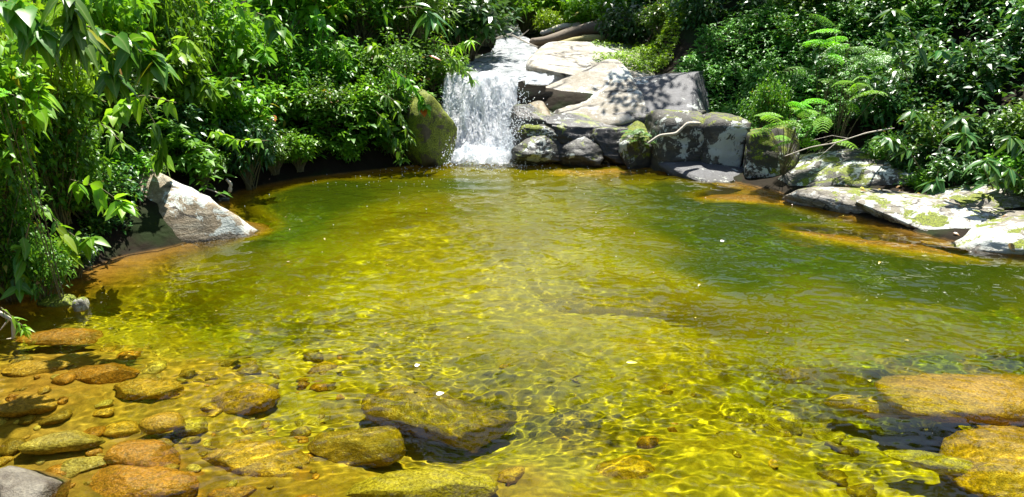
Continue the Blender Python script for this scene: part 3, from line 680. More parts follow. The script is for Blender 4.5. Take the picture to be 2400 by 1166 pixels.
GL = 'shrubs on the left bank'
shrub(1010, 190, 11.9, .75, 'small', 'fine leaved shrub leaning over the top left corner of the waterfall', 0, GL)
shrub(1085, 60, 14.0, 1.15, 'dark', 'dense dark bush above the waterfall, left of the upper stream', 0, GL)
shrub(1140, -10, 17.5, 1.2, 'small', 'green creeper covered bush far up the left side of the stream', 1, GL)
shrub(960, 60, 12.6, 1.0, 'lance', 'narrow leaved bush at the top, above the mossy boulder', 0, GL)
shrub(900, 200, 11.3, .8, 'small', 'dark small leaved shrub directly left of the mossy boulder', 1, GL)
shrub(870, 335, 10.75, .5, 'lance', 'low shaded shrub hanging to the water beside the mossy boulder', 1, GL)
shrub(840, 40, 12.2, 1.0, 'small', 'tall small leaved bush at the top edge, fifth of the frame left of the waterfall', 1, GL)
shrub(760, 190, 11.0, .85, 'lance', 'bamboo like shrub on the middle of the left bank', 1, GL)
shrub(760, 345, 10.35, .45, 'small', 'low dark shrub in the shade above the far left waterline', 0, GL)
shrub(700, 40, 11.6, 1.0, 'ovate', 'bright leafed bush at the top edge between the dark hollow and the bamboo like shrub', 0, GL)
shrub(640, 280, 10.2, .62, 'ovate', 'shrub with drooping leaves over the dark shaded waterline', 1, GL)
shrub(610, 150, 10.6, .8, 'lance', 'narrow leaved shrub in front of the dark hollow', 0, GL)
shrub(520, 250, 9.2, .68, 'ovate', 'sunlit light green shrub above the pale sloping boulder', 0, GL)
shrub(490, 90, 9.9, .8, 'ovate', 'yellow green bush at the top left, catching full sun', 1, GL)
shrub(560, 370, 9.3, .35, 'small', 'small shaded shrub behind the peak of the pale boulder', 1, GL)
shrub(400, 330, 8.3, .5, 'dark', 'dark shrub behind the peak of the sloping boulder', 1, GL)
shrub(370, 180, 8.5, .68, 'ovate', 'leafy shrub under the hanging cluster of big heart leaves', 1, GL)
shrub(350, 40, 8.8, .8, 'lance', 'narrow leaved bush at the top edge above the heart leaves', 1, GL)
shrub(250, 380, 7.4, .46, 'dark', 'deep green shrub left of the sloping boulder', 0, GL)
shrub(230, 230, 7.4, .6, 'small', 'thickly leaved bush in the middle of the near left bank', 0, GL)
shrub(200, 80, 7.6, .7, 'ovate', 'sunny bush behind the big hanging leaves in the top left corner', 0, GL)
shrub(110, 480, 6.3, .40, 'ovate', 'drooping leafy shrub low on the near left bank', 1, GL)
shrub(110, 330, 6.2, .52, 'small', 'mixed green shrub above the low drooping one on the near left bank', 1, GL)
shrub(60, 160, 6.2, .55, 'lime', 'yellow green bush at the left edge below the big hanging leaves', 0, GL)
shrub(-30, 460, 5.3, .42, 'small', 'shrub cut by the left edge at mid height', 0, GL)
shrub(10, 600, 5.3, .26, 'ovate', 'small shrub dipping to the shallows at the left edge', 0, GL)
shrub(-60, 280, 5.3, .5, 'ovate', 'shrub at the left edge beneath the fern frond', 1, GL)
shrub(240, 540, 6.5, .28, 'dark', 'low dark shrub covering the left end of the pale boulder', 1, GL)
for a in [(885, 320, 11.0, .42, 'small', 'shrub covering the left side of the mossy boulder', 0), (290, 420, 7.55, .34, 'ovate', 'leafy shrub draped over the peak of the pale boulder', 1), (215, 560, 6.9, .3, 'small', 'shrub hiding the left foot of the pale boulder', 0),
          (470, 385, 8.7, .34, 'small', 'shaded shrub rooted right behind the boulder ridge', 0), (640, 372, 9.75, .36, 'lance', 'dark grassy shrub at the far left waterline beside the white stub', 0),
          (700, 362, 10.0, .36, 'ovate', 'leafy shrub touching the far left waterline below the drooping one', 0), (815, 365, 10.5, .36, 'ovate', 'shaded shrub dipping to the water in the middle of the far left shore', 1),
          (930, 350, 10.75, .36, 'small', 'small shrub pressed against the left side of the mossy boulder', 0), (760, 270, 10.6, .55, 'small', 'dense small leaved shrub above the middle of the far left shore', 1),
          (850, 265, 10.9, .5, 'ovate', 'leafy shrub up and left of the mossy boulder', 1), (925, 225, 11.0, .42, 'small', 'twiggy shrub draped over the top of the mossy boulder', 1),
          (575, 345, 9.3, .4, 'dark', 'dark shrub in the hollow over the white stub', 0), (200, 470, 6.9, .42, 'small', 'shrub in the shade left of the pale boulder face', 1),
          (270, 470, 7.3, .38, 'dark', 'dark shrub pressed against the shaded side of the pale boulder', 1), (170, 590, 6.2, .24, 'dark', 'tiny dark shrub at the water beside the hanging twigs', 0),
          (90, 620, 5.7, .26, 'small', 'low shrub over the shallows behind the trailing shoot', 0), (330, 420, 7.7, .3, 'small', 'shrub covering the back of the boulder peak', 0)]:
    shrub(a[0], a[1], a[2] - .42, *a[3:6], a[6], GL)
GB = 'bushes at the head of the stream'
shrub(1235, 30, 19.0, 1.1, 'lime', 'lime green bush right above the head of the stream', 0, GB)
shrub(1330, 20, 18.6, 1.1, 'lime', 'lime green bush above the driftwood pile', 1, GB)
shrub(1290, 60, 17.3, .5, 'lime', 'small yellow shrub between the stream and the driftwood', 1, GB)
shrub(1405, 45, 17.2, .9, 'ovate', 'leafy green bush right of the driftwood pile', 0, GB)
shrub(1190, 20, 20.5, 1.2, 'lime', 'sunlit bush on the far left of the stream head', 0, GB)
GD = 'dark bushes under the far trees'
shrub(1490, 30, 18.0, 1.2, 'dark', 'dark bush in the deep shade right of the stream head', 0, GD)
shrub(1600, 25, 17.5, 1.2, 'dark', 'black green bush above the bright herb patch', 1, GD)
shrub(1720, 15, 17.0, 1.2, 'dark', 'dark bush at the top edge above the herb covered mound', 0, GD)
shrub(1560, 60, 15.0, .6, 'small', 'small leaved shrub at the back of the bright herb patch', 1, GD)
GR = 'shrubs on the right bank'
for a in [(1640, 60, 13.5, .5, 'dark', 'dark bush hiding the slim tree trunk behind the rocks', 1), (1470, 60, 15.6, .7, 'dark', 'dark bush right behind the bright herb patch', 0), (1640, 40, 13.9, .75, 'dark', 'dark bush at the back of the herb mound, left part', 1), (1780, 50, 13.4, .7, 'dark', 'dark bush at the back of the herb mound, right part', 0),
          (2240, 420, 8.1, .34, 'glossy', 'shiny leaved shrub rooted just above the bright white ledge', 1), (2080, 370, 8.9, .34, 'small', 'leafy shrub draped over the top of the lichen boulder', 0),
          (2360, 420, 7.9, .36, 'ovate', 'bright shrub leaning over the white broken ledge', 1), (2160, 440, 8.25, .26, 'ovate', 'small shrub between the lichen boulder and the moss tufts', 0),
          (1800, 250, 10.3, .35, 'small', 'leafy shrub hanging behind the tall dark mossy boulder', 1), (2470, 470, 7.0, .3, 'dark', 'dark shrub cut by the right edge over the ledge', 0)]:
    shrub(*a[:6], a[6], GR)
shrub(1810, 30, 13.8, .9, 'ovate', 'light speckled bush at the top edge over the herb covered mound', 1, GR)
shrub(1930, 30, 12.8, .9, 'small', 'small leaved bush at the top edge behind the feathery plant', 1, GR)
shrub(2050, 100, 11.8, .8, 'dark', 'shaded bush behind the upper glossy leaf cluster', 1, GR)
shrub(2170, 40, 11.6, .95, 'small', 'dense green bush along the top edge, right of the glossy leaf cluster', 0, GR)
shrub(2310, 40, 10.8, .9, 'dark', 'dark bush near the top right corner', 0, GR)
shrub(2420, 120, 9.6, .8, 'glossy', 'broad leaved bush cut by the right edge near the top', 0, GR)
shrub(2170, 190, 10.2, .7, 'glossy', 'broad dark leaved shrub in the middle of the right bank', 1, GR)
shrub(2290, 220, 9.4, .7, 'dark', 'deep shaded shrub right of the broad dark leaved one', 1, GR)
shrub(2080, 270, 9.7, .6, 'dark', 'low shrub behind the dry twigs on the lichen boulder', 0, GR)
shrub(2200, 340, 8.8, .5, 'small', 'shaded shrub above the pale striped ledge', 1, GR)
shrub(2340, 350, 8.3, .5, 'glossy', 'glossy shrub above the bright white ledge', 0, GR)
shrub(2440, 330, 8.0, .55, 'small', 'green shrub cut by the right edge at mid height', 0, GR)
shrub(2130, 400, 8.6, .3, 'dark', 'little dark shrub on top of the sloping lichen boulder', 1, GR)
shrub(2420, 445, 7.4, .28, 'ovate', 'small leafy shrub at the right edge above the white broken ledge', 0, GR)
shrub(1960, 210, 11.2, .6, 'dark', 'dark foliage directly behind the feathery plant', 0, GR)
shrub(1880, 120, 12.2, .6, 'herb' if 'herb' in SPEC else 'small', 'green mounded shrub left of the feathery plant', 0, GR)

# ------------------------------------------------------------------ ground cover
def cover(name, label, region, n, size, mat, hmax=.22, w=.22, seed=0, whorl=5, big=False, lum=.12):
    rng = np.random.default_rng(seed); x0, x1, y0, y1 = region[0]; P = []
    X = rng.uniform(x0, x1, n * 3); Y = rng.uniform(y0, y1, n * 3); k = region[1](X, Y); X = X[k][:n]; Y = Y[k][:n]
    Z = H(X, Y) + hmax * (.35 + .65 * rng.random(len(X))) + lum * fb2(X, Y, seed, 3, 2.0)
    P = np.repeat(np.stack([X, Y, Z], -1), whorl, 0)
    a = rng.uniform(0, 6.28, len(P)); D = np.stack([np.cos(a), np.sin(a), rng.normal(size=len(P)) * .3 + .1], -1)
    v, f = leaves(P, D, size * (.6 + .7 * rng.random(len(P))), w, .35, rng, 1.6, big)
    return tag(link(name, mesh_np(name, v, f), LM[mat]), label, kind='stuff')
def inside(x0, x1, y0, y1, fn): return ((x0, x1, y0, y1), lambda X, Y: fn(X, Y, sdist(X, Y)))
def inpx(pp):
    pp = np.array(pp, float)
    def f(X, Y):
        ins = np.zeros(X.shape, bool)
        for a, b in zip(pp, np.roll(pp, -1, 0)):
            ins ^= ((a[1] > Y) != (b[1] > Y)) & (X < (b[0] - a[0]) * (Y - a[1]) / (b[1] - a[1] + 1e-12) + a[0])
        return ins
    return ((pp[:, 0].min(), pp[:, 0].max(), pp[:, 1].min(), pp[:, 1].max()), f)
cover('ground_cover', 'thick carpet of small green herbs over the mound right of the rocks', inpx([(2.55, 10.7), (3.4, 10.15), (4.6, 9.9), (5.6, 10.4), (6.0, 12.4), (4.6, 12.9), (3.0, 12.9), (2.45, 12.2)]), 10500, .058, 'herb', seed=1, hmax=.3, lum=.32)
cover('ground_cover', 'sunlit yellow green herb patch on the pale bedrock upstream', inpx([(1.35, 13.2), (2.4, 12.7), (2.9, 13.6), (2.9, 15.5), (1.9, 16.2), (1.4, 14.8)]), 2600, .055, 'lime', seed=2, hmax=.3, lum=.25)
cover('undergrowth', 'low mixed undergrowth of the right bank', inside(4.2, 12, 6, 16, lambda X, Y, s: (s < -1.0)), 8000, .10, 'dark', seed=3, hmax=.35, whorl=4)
cover('undergrowth', 'low shaded undergrowth covering the left bank', inside(-8, -.95, 4, 18, lambda X, Y, s: (s < -.03) & ~((X > -3.9) & (X < -2.2) & (Y > 6.0) & (Y < 7.6) & (s > -1.0))), 5500, .10, 'small', seed=4, hmax=.35, whorl=4)
cover('undergrowth', 'plants crowding the far left waterline', inside(-4.2, -1.0, 7.7, 11.2, lambda X, Y, s: (s < .05) & (s > -.7) & (fb2(X, Y, 9, 2, 2.2) > -.1)), 900, .12, 'lance', seed=6, hmax=.6, whorl=5, lum=.2)
cover('undergrowth', 'bushy undergrowth behind the head of the stream', inpx([(-6, 19.5), (14, 16.5), (16, 30), (-8, 30)]), 5000, .16, 'ovate', seed=5, hmax=.9, whorl=5)

# ------------------------------------------------------------------ sprays: a stem with big leaves, shaped after the photo
def spray(name, pts, y, key, n, label, size=None, term=6, seed=0, cat='branch', group=None, mat=None, th=.006, w=None, dz=None):
    rng = np.random.default_rng(seed); ys = np.linspace(y[0], y[1], len(pts)) if isinstance(y, tuple) else [y] * len(pts)
    C = np.array([aty(p[0], p[1], q) for p, q in zip(pts, ys)]); base = C[0].copy(); C = C - base
    s = np.linspace(0, 1, 24); i = np.linspace(0, 1, len(C)); C = np.stack([np.interp(s, i, C[:, k]) for k in range(3)], -1)
    K3 = np.ones(5) / 5; C = np.stack([np.convolve(np.pad(C[:, k], 2, 'edge'), K3, 'valid') for k in range(3)], -1)
    e = empty(name, base); link('stem', mesh_np('stem', *tube(C, np.linspace(th, th * .4, len(C)), 5)), M_TWIG, e)
    ll, ww, droop, _, _, mt, big = SPEC[key]; ll = size or ll
    t = rng.uniform(.15, 1, n); idx = np.clip((t * 23).astype(int), 0, 22); P = C[idx] + rng.normal(size=(n, 3)) * .01
    T = norm(C[idx + 1] - C[idx]); D = T * .4 + rng.normal(size=(n, 3)) * .6 + np.array([0, -.15, -.35])
    a = np.arange(term) / max(term, 1) * 6.28; P = np.concatenate([P, np.repeat(C[-1:], term, 0)])
    D = np.concatenate([D, np.stack([np.cos(a), np.sin(a) * .9, np.full(term, -.25)], -1) + rng.normal(size=(term, 3)) * .15])
    v, f = leaves(P, D, ll * (.65 + .5 * rng.random(len(P))), w or ww, droop * .7, rng, 1.2, True)
    link('leaves', ribs(mesh_np('leaves', v, f), len(P)), LM[mat or mt], e)
    return tag(e, label, cat, group)
G1 = 'leafy branches hanging over the left bank'
spray('leafy_branch', [(150, -60), (170, 20), (180, 70)], 4.6, 'heart', 34, 'shaded bunch of long hanging leaves at the top left', .18, 7, 1, group=G1, w=.2)
spray('leafy_branch', [(-20, -20), (60, 30), (100, 75)], 4.5, 'heart', 28, 'bright big heart shaped leaves in the top left corner', .17, 7, 2, group=G1)
spray('leafy_branch', [(200, 60), (300, 100), (370, 150)], 5.2, 'heart', 30, 'hanging cluster of big dark heart leaves at the upper left', .16, 7, 3, group=G1)
spray('leafy_branch', [(220, 110), (260, 140), (260, 180)], 5.2, 'heart', 12, 'pair of dark drooping leaves left of the heart leaf cluster', .15, 6, 4, group=G1)
spray('leafy_branch', [(160, 420), (235, 440), (290, 480)], 5.9, 'ovate', 14, 'bright green leaf tuft in front of the shaded side of the pale boulder', .16, 14, 5, group=G1, mat='lime')
spray('leafy_branch', [(40, 430), (120, 510), (180, 560), (215, 560)], 5.6, 'ovate', 22, 'arching twig with hanging leaves above the left shallows', .13, 6, 6, group=G1)
spray('leafy_branch', [(130, 520), (150, 570), (165, 600)], 5.5, 'ovate', 14, 'dangling light green leaf cluster over the left shallows', .14, 8, 7, group=G1, mat='lime')
spray('leafy_branch', [(70, 520), (50, 600), (45, 680)], 5.1, 'ovate', 18, 'trailing leafy shoot reaching down at the left edge', .12, 5, 8, group=G1)
spray('leafy_branch', [(0, 720), (30, 745), (60, 770)], 4.6, 'lance', 16, 'fresh green sprig at the left waterline beside the mossy stone', .08, 8, 9, group=G1, mat='lime')
spray('leafy_branch', [(340, 250), (380, 320), (375, 370)], 7.0, 'heart', 9, 'a few round leaves drooping just above the boulder peak', .17, 5, 10, group=G1)
spray('leafy_branch', [(640, 330), (560, 330), (500, 310)], 8.4, 'ovate', 24, 'light green twig reaching left over the dark hollow at the waterline', .12, 8, 11, group=G1, mat='lime')
spray('leafy_branch', [(1040, 120), (1075, 150), (1110, 190)], 11.0, 'lance', 40, 'thin dark twig of narrow leaves hanging in front of the waterfall lip', .13, 8, 12, group=G1)
spray('leafy_branch', [(1000, 90), (1060, 110), (1105, 95)], 11.3, 'lance', 36, 'light twig of narrow leaves pointing toward the upper stream', .13, 8, 13, group=G1, mat='lime')
spray('leafy_branch', [(930, 20), (980, 15), (1020, 40)], 10.5, 'glossy', 8, 'big shiny leaf at the top edge left of the upper stream', .30, 4, 14, group=G1)
spray('leafy_branch', [(600, 30), (640, 45), (660, 70)], 9.0, 'heart', 10, 'pale shiny leaf cluster at the top of the dark hollow', .20, 6, 15, group=G1)
G2 = 'glossy leaf sprays on the right bank'
RS = [([(2130, 200), (2110, 130), (2090, 90)], 9.0, 16, 'upper spray of large shiny leaves behind the feathery plant'),
      ([(2170, 150), (2140, 80), (2090, 20)], 9.2, 14, 'topmost spray of narrow shiny leaves on the right bank'),
      ([(2160, 400), (2120, 340), (2070, 320)], 8.2, 16, 'shiny leaf spray in front of the sloping lichen boulder'),
      ([(2200, 360), (2170, 290), (2140, 260)], 8.5, 14, 'shiny leaf spray above the one beside the lichen boulder'),
      ([(2200, 400), (2195, 420), (2190, 430)], 7.9, 8, 'low tuft of drooping shiny leaves over the moss tufts'),
      ([(2330, 450), (2290, 360), (2260, 310)], 7.6, 18, 'tall shiny leafed shoot over the bright white ledge'),
      ([(2400, 420), (2360, 390), (2310, 375)], 7.3, 16, 'broad shiny leaf spray at the right edge above the ledge'),
      ([(2440, 340), (2400, 330), (2370, 320)], 7.6, 14, 'shiny leaves cut by the right edge'),
      ([(2340, 300), (2290, 270), (2240, 280)], 8.4, 14, 'dim leaf spray in the middle of the shaded right bank'),
      ([(2300, 160), (2260, 130), (2200, 120)], 9.4, 14, 'large shaded leaves near the top right')]
for k, (pp, yy, nn, lb) in enumerate(RS): spray('leafy_shoot', pp, yy, 'glossy', nn, lb, .19, 9, 30 + k, group=G2)

spray('leafy_branch', [(900, 150), (960, 190), (1000, 250)], 10.0, 'ovate', 34, 'drooping twig hanging across the top of the mossy boulder', .13, 8, 101, group=G1)
spray('leafy_branch', [(880, 210), (930, 240), (962, 330)], 10.0, 'lance', 40, 'dark leafy twig covering the left side of the mossy boulder', .14, 8, 102, group=G1, mat='small')
spray('leafy_branch', [(880, 260), (915, 300), (945, 375)], 9.95, 'ovate', 36, 'leafy twig trailing to the water left of the mossy boulder', .13, 8, 103, group=G1, mat='small')
G4 = 'arching twigs poking out of the left bank foliage'; ar = np.random.default_rng(90)
TL = ['high above the pale boulder peak', 'in the middle of the bank right of the boulder peak', 'near the top, left of the bamboo like shrub', 'halfway up above the far shaded water', 'near the top in line with the dark root', 'low on the bank toward the mossy boulder',
      'high up left of the waterfall lip', 'just above the white stub', 'over the start of the far left waterline', 'below the hanging heart leaf cluster', 'beneath the pair of dark drooping leaves', 'upper left of the pale boulder peak', 'near the left edge at mid height',
      'up and right of the heart leaf cluster', 'at the top edge between boulder and waterfall', 'right beside the mossy boulder', 'close to the water between white stub and roots', 'closest to the middle of the far waterline']
TW = [['lime green', 'dark heart leaved', 'mid green'][k % 3] for k in range(18)]
for k, (px, py, y) in enumerate([(430, 120, 8.0), (540, 210, 8.9), (620, 130, 9.8), (700, 230, 10.0), (790, 120, 10.6), (820, 260, 10.4), (880, 130, 11.0), (500, 320, 8.6), (600, 300, 9.3), (330, 260, 6.9), (180, 260, 6.2), (240, 330, 6.6), (90, 250, 5.4), (470, 200, 8.5), (740, 60, 10.8), (920, 270, 10.8), (690, 330, 9.7), (790, 345, 10.1)]):
    w_ = 600 / y; a_ = ar.uniform(-1, 1)
    spray('leafy_branch', [(px - a_ * w_, py - .2 * w_), (px, py - .45 * w_), (px + a_ * w_ * .8, py + .1 * w_)], (y + .25, y - .1), ['ovate', 'heart', 'ovate', 'lance'][k % 4], 26, TW[k] + ' twig arching ' + TL[k], [.15, .13, .16, .15][k % 4], 6, 60 + k, group=G4, mat=['lime', None, 'ovate'][k % 3])
# fern-like feathery plants
def frond(L_, npin, nleaf, rng, arch=.35, pl=.38):
    V = []; F = []; o = 0; P = []; D = []; S = []; T = []
    s = np.linspace(.12, 1, npin)
    for q in s:
        c = np.array([0, q * L_, arch * L_ * (q - q * q * 1.3)]); l = pl * L_ * (1 - abs(q - .45) * 1.0)
        for sd in (-1, 1):
            d = norm(np.array([sd * 1.0, .55, -.12])); t = np.linspace(.05, 1, nleaf)
            pp = c + d * (t * l)[:, None] + np.array([0, 0, -1]) * (.25 * l * t * t)[:, None]
            side = np.array([.5 * sd, 1.0, 0]); a = norm(side - d * (side @ d))
            for g in (-1, 1):
                P.append(pp); D.append(np.tile(a * g + d * .35, (nleaf, 1))); S.append(np.full(nleaf, l * 1.7 / nleaf + .004) * (1 - .4 * t))
            T.append(tube(np.stack([pp[0], pp[nleaf // 2], pp[-1]]), .0012, 3))
    T.append(tube(np.stack([[0, 0, 0], [0, .5 * L_, arch * L_ * .18], [0, L_, -arch * L_ * .3]]), .002, 4))
    return np.concatenate(P), np.concatenate(D), np.concatenate(S), joinvf(T)
def feathery(name, label, px, py, y, n, L_, seed, spread=.22, mat='feather', sy=.5, cat='plant', group=None, npin=9, nleaf=13):
    rng = np.random.default_rng(seed); c = aty(px, py, y); g = H1(c[0], c[1] + .25); e = empty(name, (c[0], c[1] + .25, g)); off = c - np.array([c[0], c[1] + .25, g])
    Vs = []; St = []
    for k in range(n):
        p, d, s, st = frond(L_ * rng.uniform(.7, 1.1), npin, nleaf, rng)
        M = Euler((rng.normal() * .22 + .05, rng.normal() * .25, rng.uniform(0, 6.28)), 'XYZ').to_matrix(); M = np.array(M)
        q = off + rng.normal(size=3) * np.array([spread, spread * .6, spread * sy])
        Vs.append(leaves(p @ M.T + q, d @ M.T, s * 1.35, .34, .05, rng, 1.4)); St.append((st[0] @ M.T + q, st[1]))
        b0 = np.array([0, 0, 0.]); mid = q * .5 + np.array([0, 0, .08]); St.append(tube(np.stack([b0, mid, q]), [.006, .004, .003], 3) if True else None)
    link('fronds', mesh_np('fronds', *joinvf(Vs)), LM[mat], e)
    q = [(v, f) for v, f in St]; F4 = [f for v, f in q]
    link('stalks', mesh_np('stalks', *joinvf(q)), M_TWIG, e)
    return tag(e, label, cat, group)
G3 = 'feathery plants of the right bank'
feathery('feathery_bush', 'bright lime feathery bush hanging over the mossy boulder', 1865, 290, 8.9, 16, .34, 1, .22, group=G3)
feathery('feathery_bush', 'small lime feathery frond tuft above the hanging one', 1875, 240, 9.1, 5, .26, 2, .1, group=G3)
feathery('feathery_bush', 'lime feathery tuft right of the herb covered mound', 1995, 205, 9.3, 9, .32, 3, .14, group=G3)
feathery('feathery_bush', 'darker green feathery crown behind the lime tufts', 2000, 150, 9.8, 16, .38, 4, .28, group=G3, mat='herb')
feathery('feathery_bush', 'topmost lime feathery fronds of the right bank', 1960, 95, 10.0, 8, .34, 5, .17, group=G3)
feathery('fern', 'yellowish fern frond at the left edge', 20, 225, 5.0, 3, .42, 6, .06, group=None, cat='fern')
feathery('feathery_bush', 'green tuft of feathery herbs on the rock by the dead branch', 1500, 315, 10.0, 20, .17, 7, .10, group=G3, mat='herb')

# ------------------------------------------------------------------ dead wood
def stick(name, pts, ys, rad, label, mat=M_DEAD, cat='branch', seed=0, twigs=(), group=None):
    C = np.array([aty(p[0], p[1], q) for p, q in zip(pts, ys if isinstance(ys, (list, tuple)) else [ys] * len(pts))]); b0 = C[0].copy(); C -= b0
    n = 26; s = np.linspace(0, 1, n); i = np.linspace(0, 1, len(C)); C = np.stack([np.interp(s, i, C[:, k]) for k in range(3)], -1)
    C = np.stack([np.convolve(np.pad(C[:, k], 1, 'edge'), [.25, .5, .25], 'valid') for k in range(3)], -1)
    rr = np.linspace(rad[0], rad[1], n) * (1 + .2 * vnoise(np.stack([s * 9, s * 0 + seed, s * 0], -1), seed)); rr[0] *= .3; rr[-1] *= .3
    o = link(name, mesh_np(name, *tube(C, rr, 8)), mat); o.location = b0
    for k, (tp, ty, tr) in enumerate(twigs):
        Q = np.array([aty(p[0], p[1], ty) for p in tp]) - b0; link('twig', mesh_np('twig', *tube(Q, [tr] + [tr * .6] * (len(Q) - 2) + [tr * .3], 5)), mat, o)
    return tag(o, label, cat, group)
stick('dead_branch', [(1645, 290), (1610, 290), (1585, 314), (1545, 318), (1516, 338)], [9.85, 9.75, 9.7, 9.65, 9.6], (.022, .012), 'bare white dead branch lying across the blotched rock')
stick('dead_branch', [(538, 452), (541, 432), (530, 420)], 8.2, (.02, .014), 'short white stub of dead wood standing at the far left waterline')
stick('dead_branch', [(470, 438), (500, 448), (530, 462)], 8.1, (.008, .005), 'thin grey stick slanting into the water beside the white stub')
stick('dead_branch', [(-10, 728), (30, 752), (32, 795), (0, 800)], 4.6, (.012, .008), 'bent pale twig loop at the left edge above the shallows', twigs=[([(22, 748), (0, 775)], 4.6, .008)])
stick('log', [(1435, 62), (1360, 70), (1290, 95), (1240, 100)], [16.6, 16.3, 16.0, 15.8], (.13, .07), 'thick weathered log stranded upstream beside the white water', M_BARK, 'log')
stick('log', [(1420, 90), (1360, 92), (1310, 106), (1275, 112)], [15.6, 15.5, 15.3, 15.2], (.07, .05), 'thinner log lying in front of the thick stranded one', bark_material('mossy_log', (.2, .17, .06), (.4, .36, .14)), 'log')
stick('log', [(1380, 58), (1320, 62), (1265, 80)], [17.2, 17.0, 16.9], (.06, .05), 'pale log at the back of the driftwood pile', M_DEAD, 'log')
stick('dead_branch', [(1160, 92), (1195, 80), (1230, 98), (1262, 112)], 15.6, (.02, .012), 'tangle of bare twigs at the edge of the upper stream', twigs=[([(1195, 82), (1215, 60)], 15.6, .01), ([(1215, 90), (1240, 70)], 15.5, .01)])
stick('dead_branch', [(2100, 300), (2030, 312), (1960, 335), (1900, 345), (1835, 368)], [8.9, 8.6, 8.5, 8.4, 8.3], (.008, .004), 'long dry twig stretched over the sloping lichen boulder', twigs=[([(1960, 335), (1930, 360), (1880, 400)], 8.4, .005), ([(1990, 325), (1950, 318), (1900, 330)], 8.5, .004)])
stick('dead_branch', [(2215, 385), (2200, 350), (2212, 325)], 8.2, (.006, .004), 'curved dry stalk standing in the shaded right bank')
stick('root', [(85, 530), (80, 570), (100, 630), (118, 655)], 5.9, (.03, .012), 'brown root running down the near left bank to the water', M_BARK, 'root')
for k, (px, py, y, h_) in enumerate([(470, 440, 8.7, 60), (455, 420, 8.75, 50), (580, 420, 9.0, 60), (720, 400, 10.1, 80), (800, 395, 10.3, 90)]):
    stick('root', [(px, py - h_), (px + 8, py - h_ * .5), (px + 3, py + 2)], y, (.018, .012), ['gnarled root right behind the boulder ridge', 'leaning root closest to the boulder ridge', 'dark root hanging at the shaded waterline behind the white stub', 'dark root at the middle of the far left waterline', 'dark root close to the low shaded shrub by the mossy boulder'][k], M_BARK, 'root', seed=k)

# ------------------------------------------------------------------ single leaves and moss clumps
def one_leaf(name, pos, size, mat, label, w=.28, rot=0, tilt=0.1, group=None, fold=.1):
    v, f = leaves(np.zeros((1, 3)), np.array([[math.cos(rot), math.sin(rot), tilt]]), size, w, .05, np.random.default_rng(3), 3, True, fold)
    o = link(name, mesh_np(name, v, f), mat); o.location = pos; return tag(o, label, 'leaf', group)
ML_O = leaf_material('leaf_orange', (.55, .12, .02), (.55, .12, .02), trans=.4, tint=(1, .4, .1)); ML_Y = leaf_material('leaf_yellow', (.75, .65, .03), (.75, .65, .03), trans=.3)
ML_W = leaf_material('petal_white', (.75, .7, .6), (.75, .7, .6), trans=.2)
one_leaf('dead_leaf', aty(988, 250, 10.05), .17, ML_O, 'orange dead leaf stuck at the top of the mossy boulder', .35, -1.2, -.8)
one_leaf('dead_leaf', aty(1005, 130, 11.2), .2, ML_O, 'long orange brown leaf in the shrub above the mossy boulder', .15, -.4, -.3)
one_leaf('dead_leaf', aty(642, 270, 9.4), .13, ML_O, 'small orange leaf hanging on the middle of the left bank', .3, -1.5, -.9)
one_leaf('floating_leaf', at0(1468, 850, .012), .065, ML_Y, 'yellow leaf floating on the near water right of centre', .2, .05, 0)
one_leaf('floating_leaf', at0(972, 858, .012), .03, ML_W, 'small white petal floating left of the centre of the pool', .4, .5, .1)
one_leaf('floating_leaf', at0(1688, 566, .012), .04, ML_W, 'tiny pale leaf drifting on the green water at right', .4, .2, .1)
one_leaf('floating_leaf', at0(1022, 925, .012), .045, ML_W, 'pale floating petal above the long brown slab', .3, .4, .1)
for k, (px, py, y, s) in enumerate([(2180, 523, 7.28, .16), (2110, 505, 7.75, .13), (2105, 480, 7.9, .14), (2300, 545, 7.0, .07), (2350, 505, 7.3, .10)]):
    c = aty(px, py, y); v, f = ico(4); q = v * (1 + .35 * fbm(v * 2.2 + k, k, 4))[:, None] * np.array([1, .7, .45]) * s
    o = link('moss_clump', mesh_np('moss_clump', q, f), bpy.data.materials.get('moss_bright') or None); o.location = c
    if not o.data.materials:
        mm, nt, P, out = newmat('moss_bright'); g = N(nt, 'ShaderNodeNewGeometry'); nn = noise(nt, g.outputs['Position'], 60, 5, .8)
        nt.links.new(mixc(nt, ramp(nt, nn, .35, .65), (.10, .12, .005), (.42, .42, .01)), P.inputs['Base Color']); P.inputs['Roughness'].default_value = .95
        bb = N(nt, 'ShaderNodeBump'); bb.inputs['Distance'].default_value = .02; nt.links.new(nn, bb.inputs['Height']); nt.links.new(bb.outputs[0], P.inputs['Normal']); o.data.materials.append(mm)
    tag(o, ['round yellow moss cushion at the foot of the white ledge', 'yellow moss cushion left of the round one on the ledge', 'darker moss cushion above the striped ledge', 'tiny moss spot on the bright white ledge', 'flat moss cushion at the back of the white ledge'][k], 'moss')

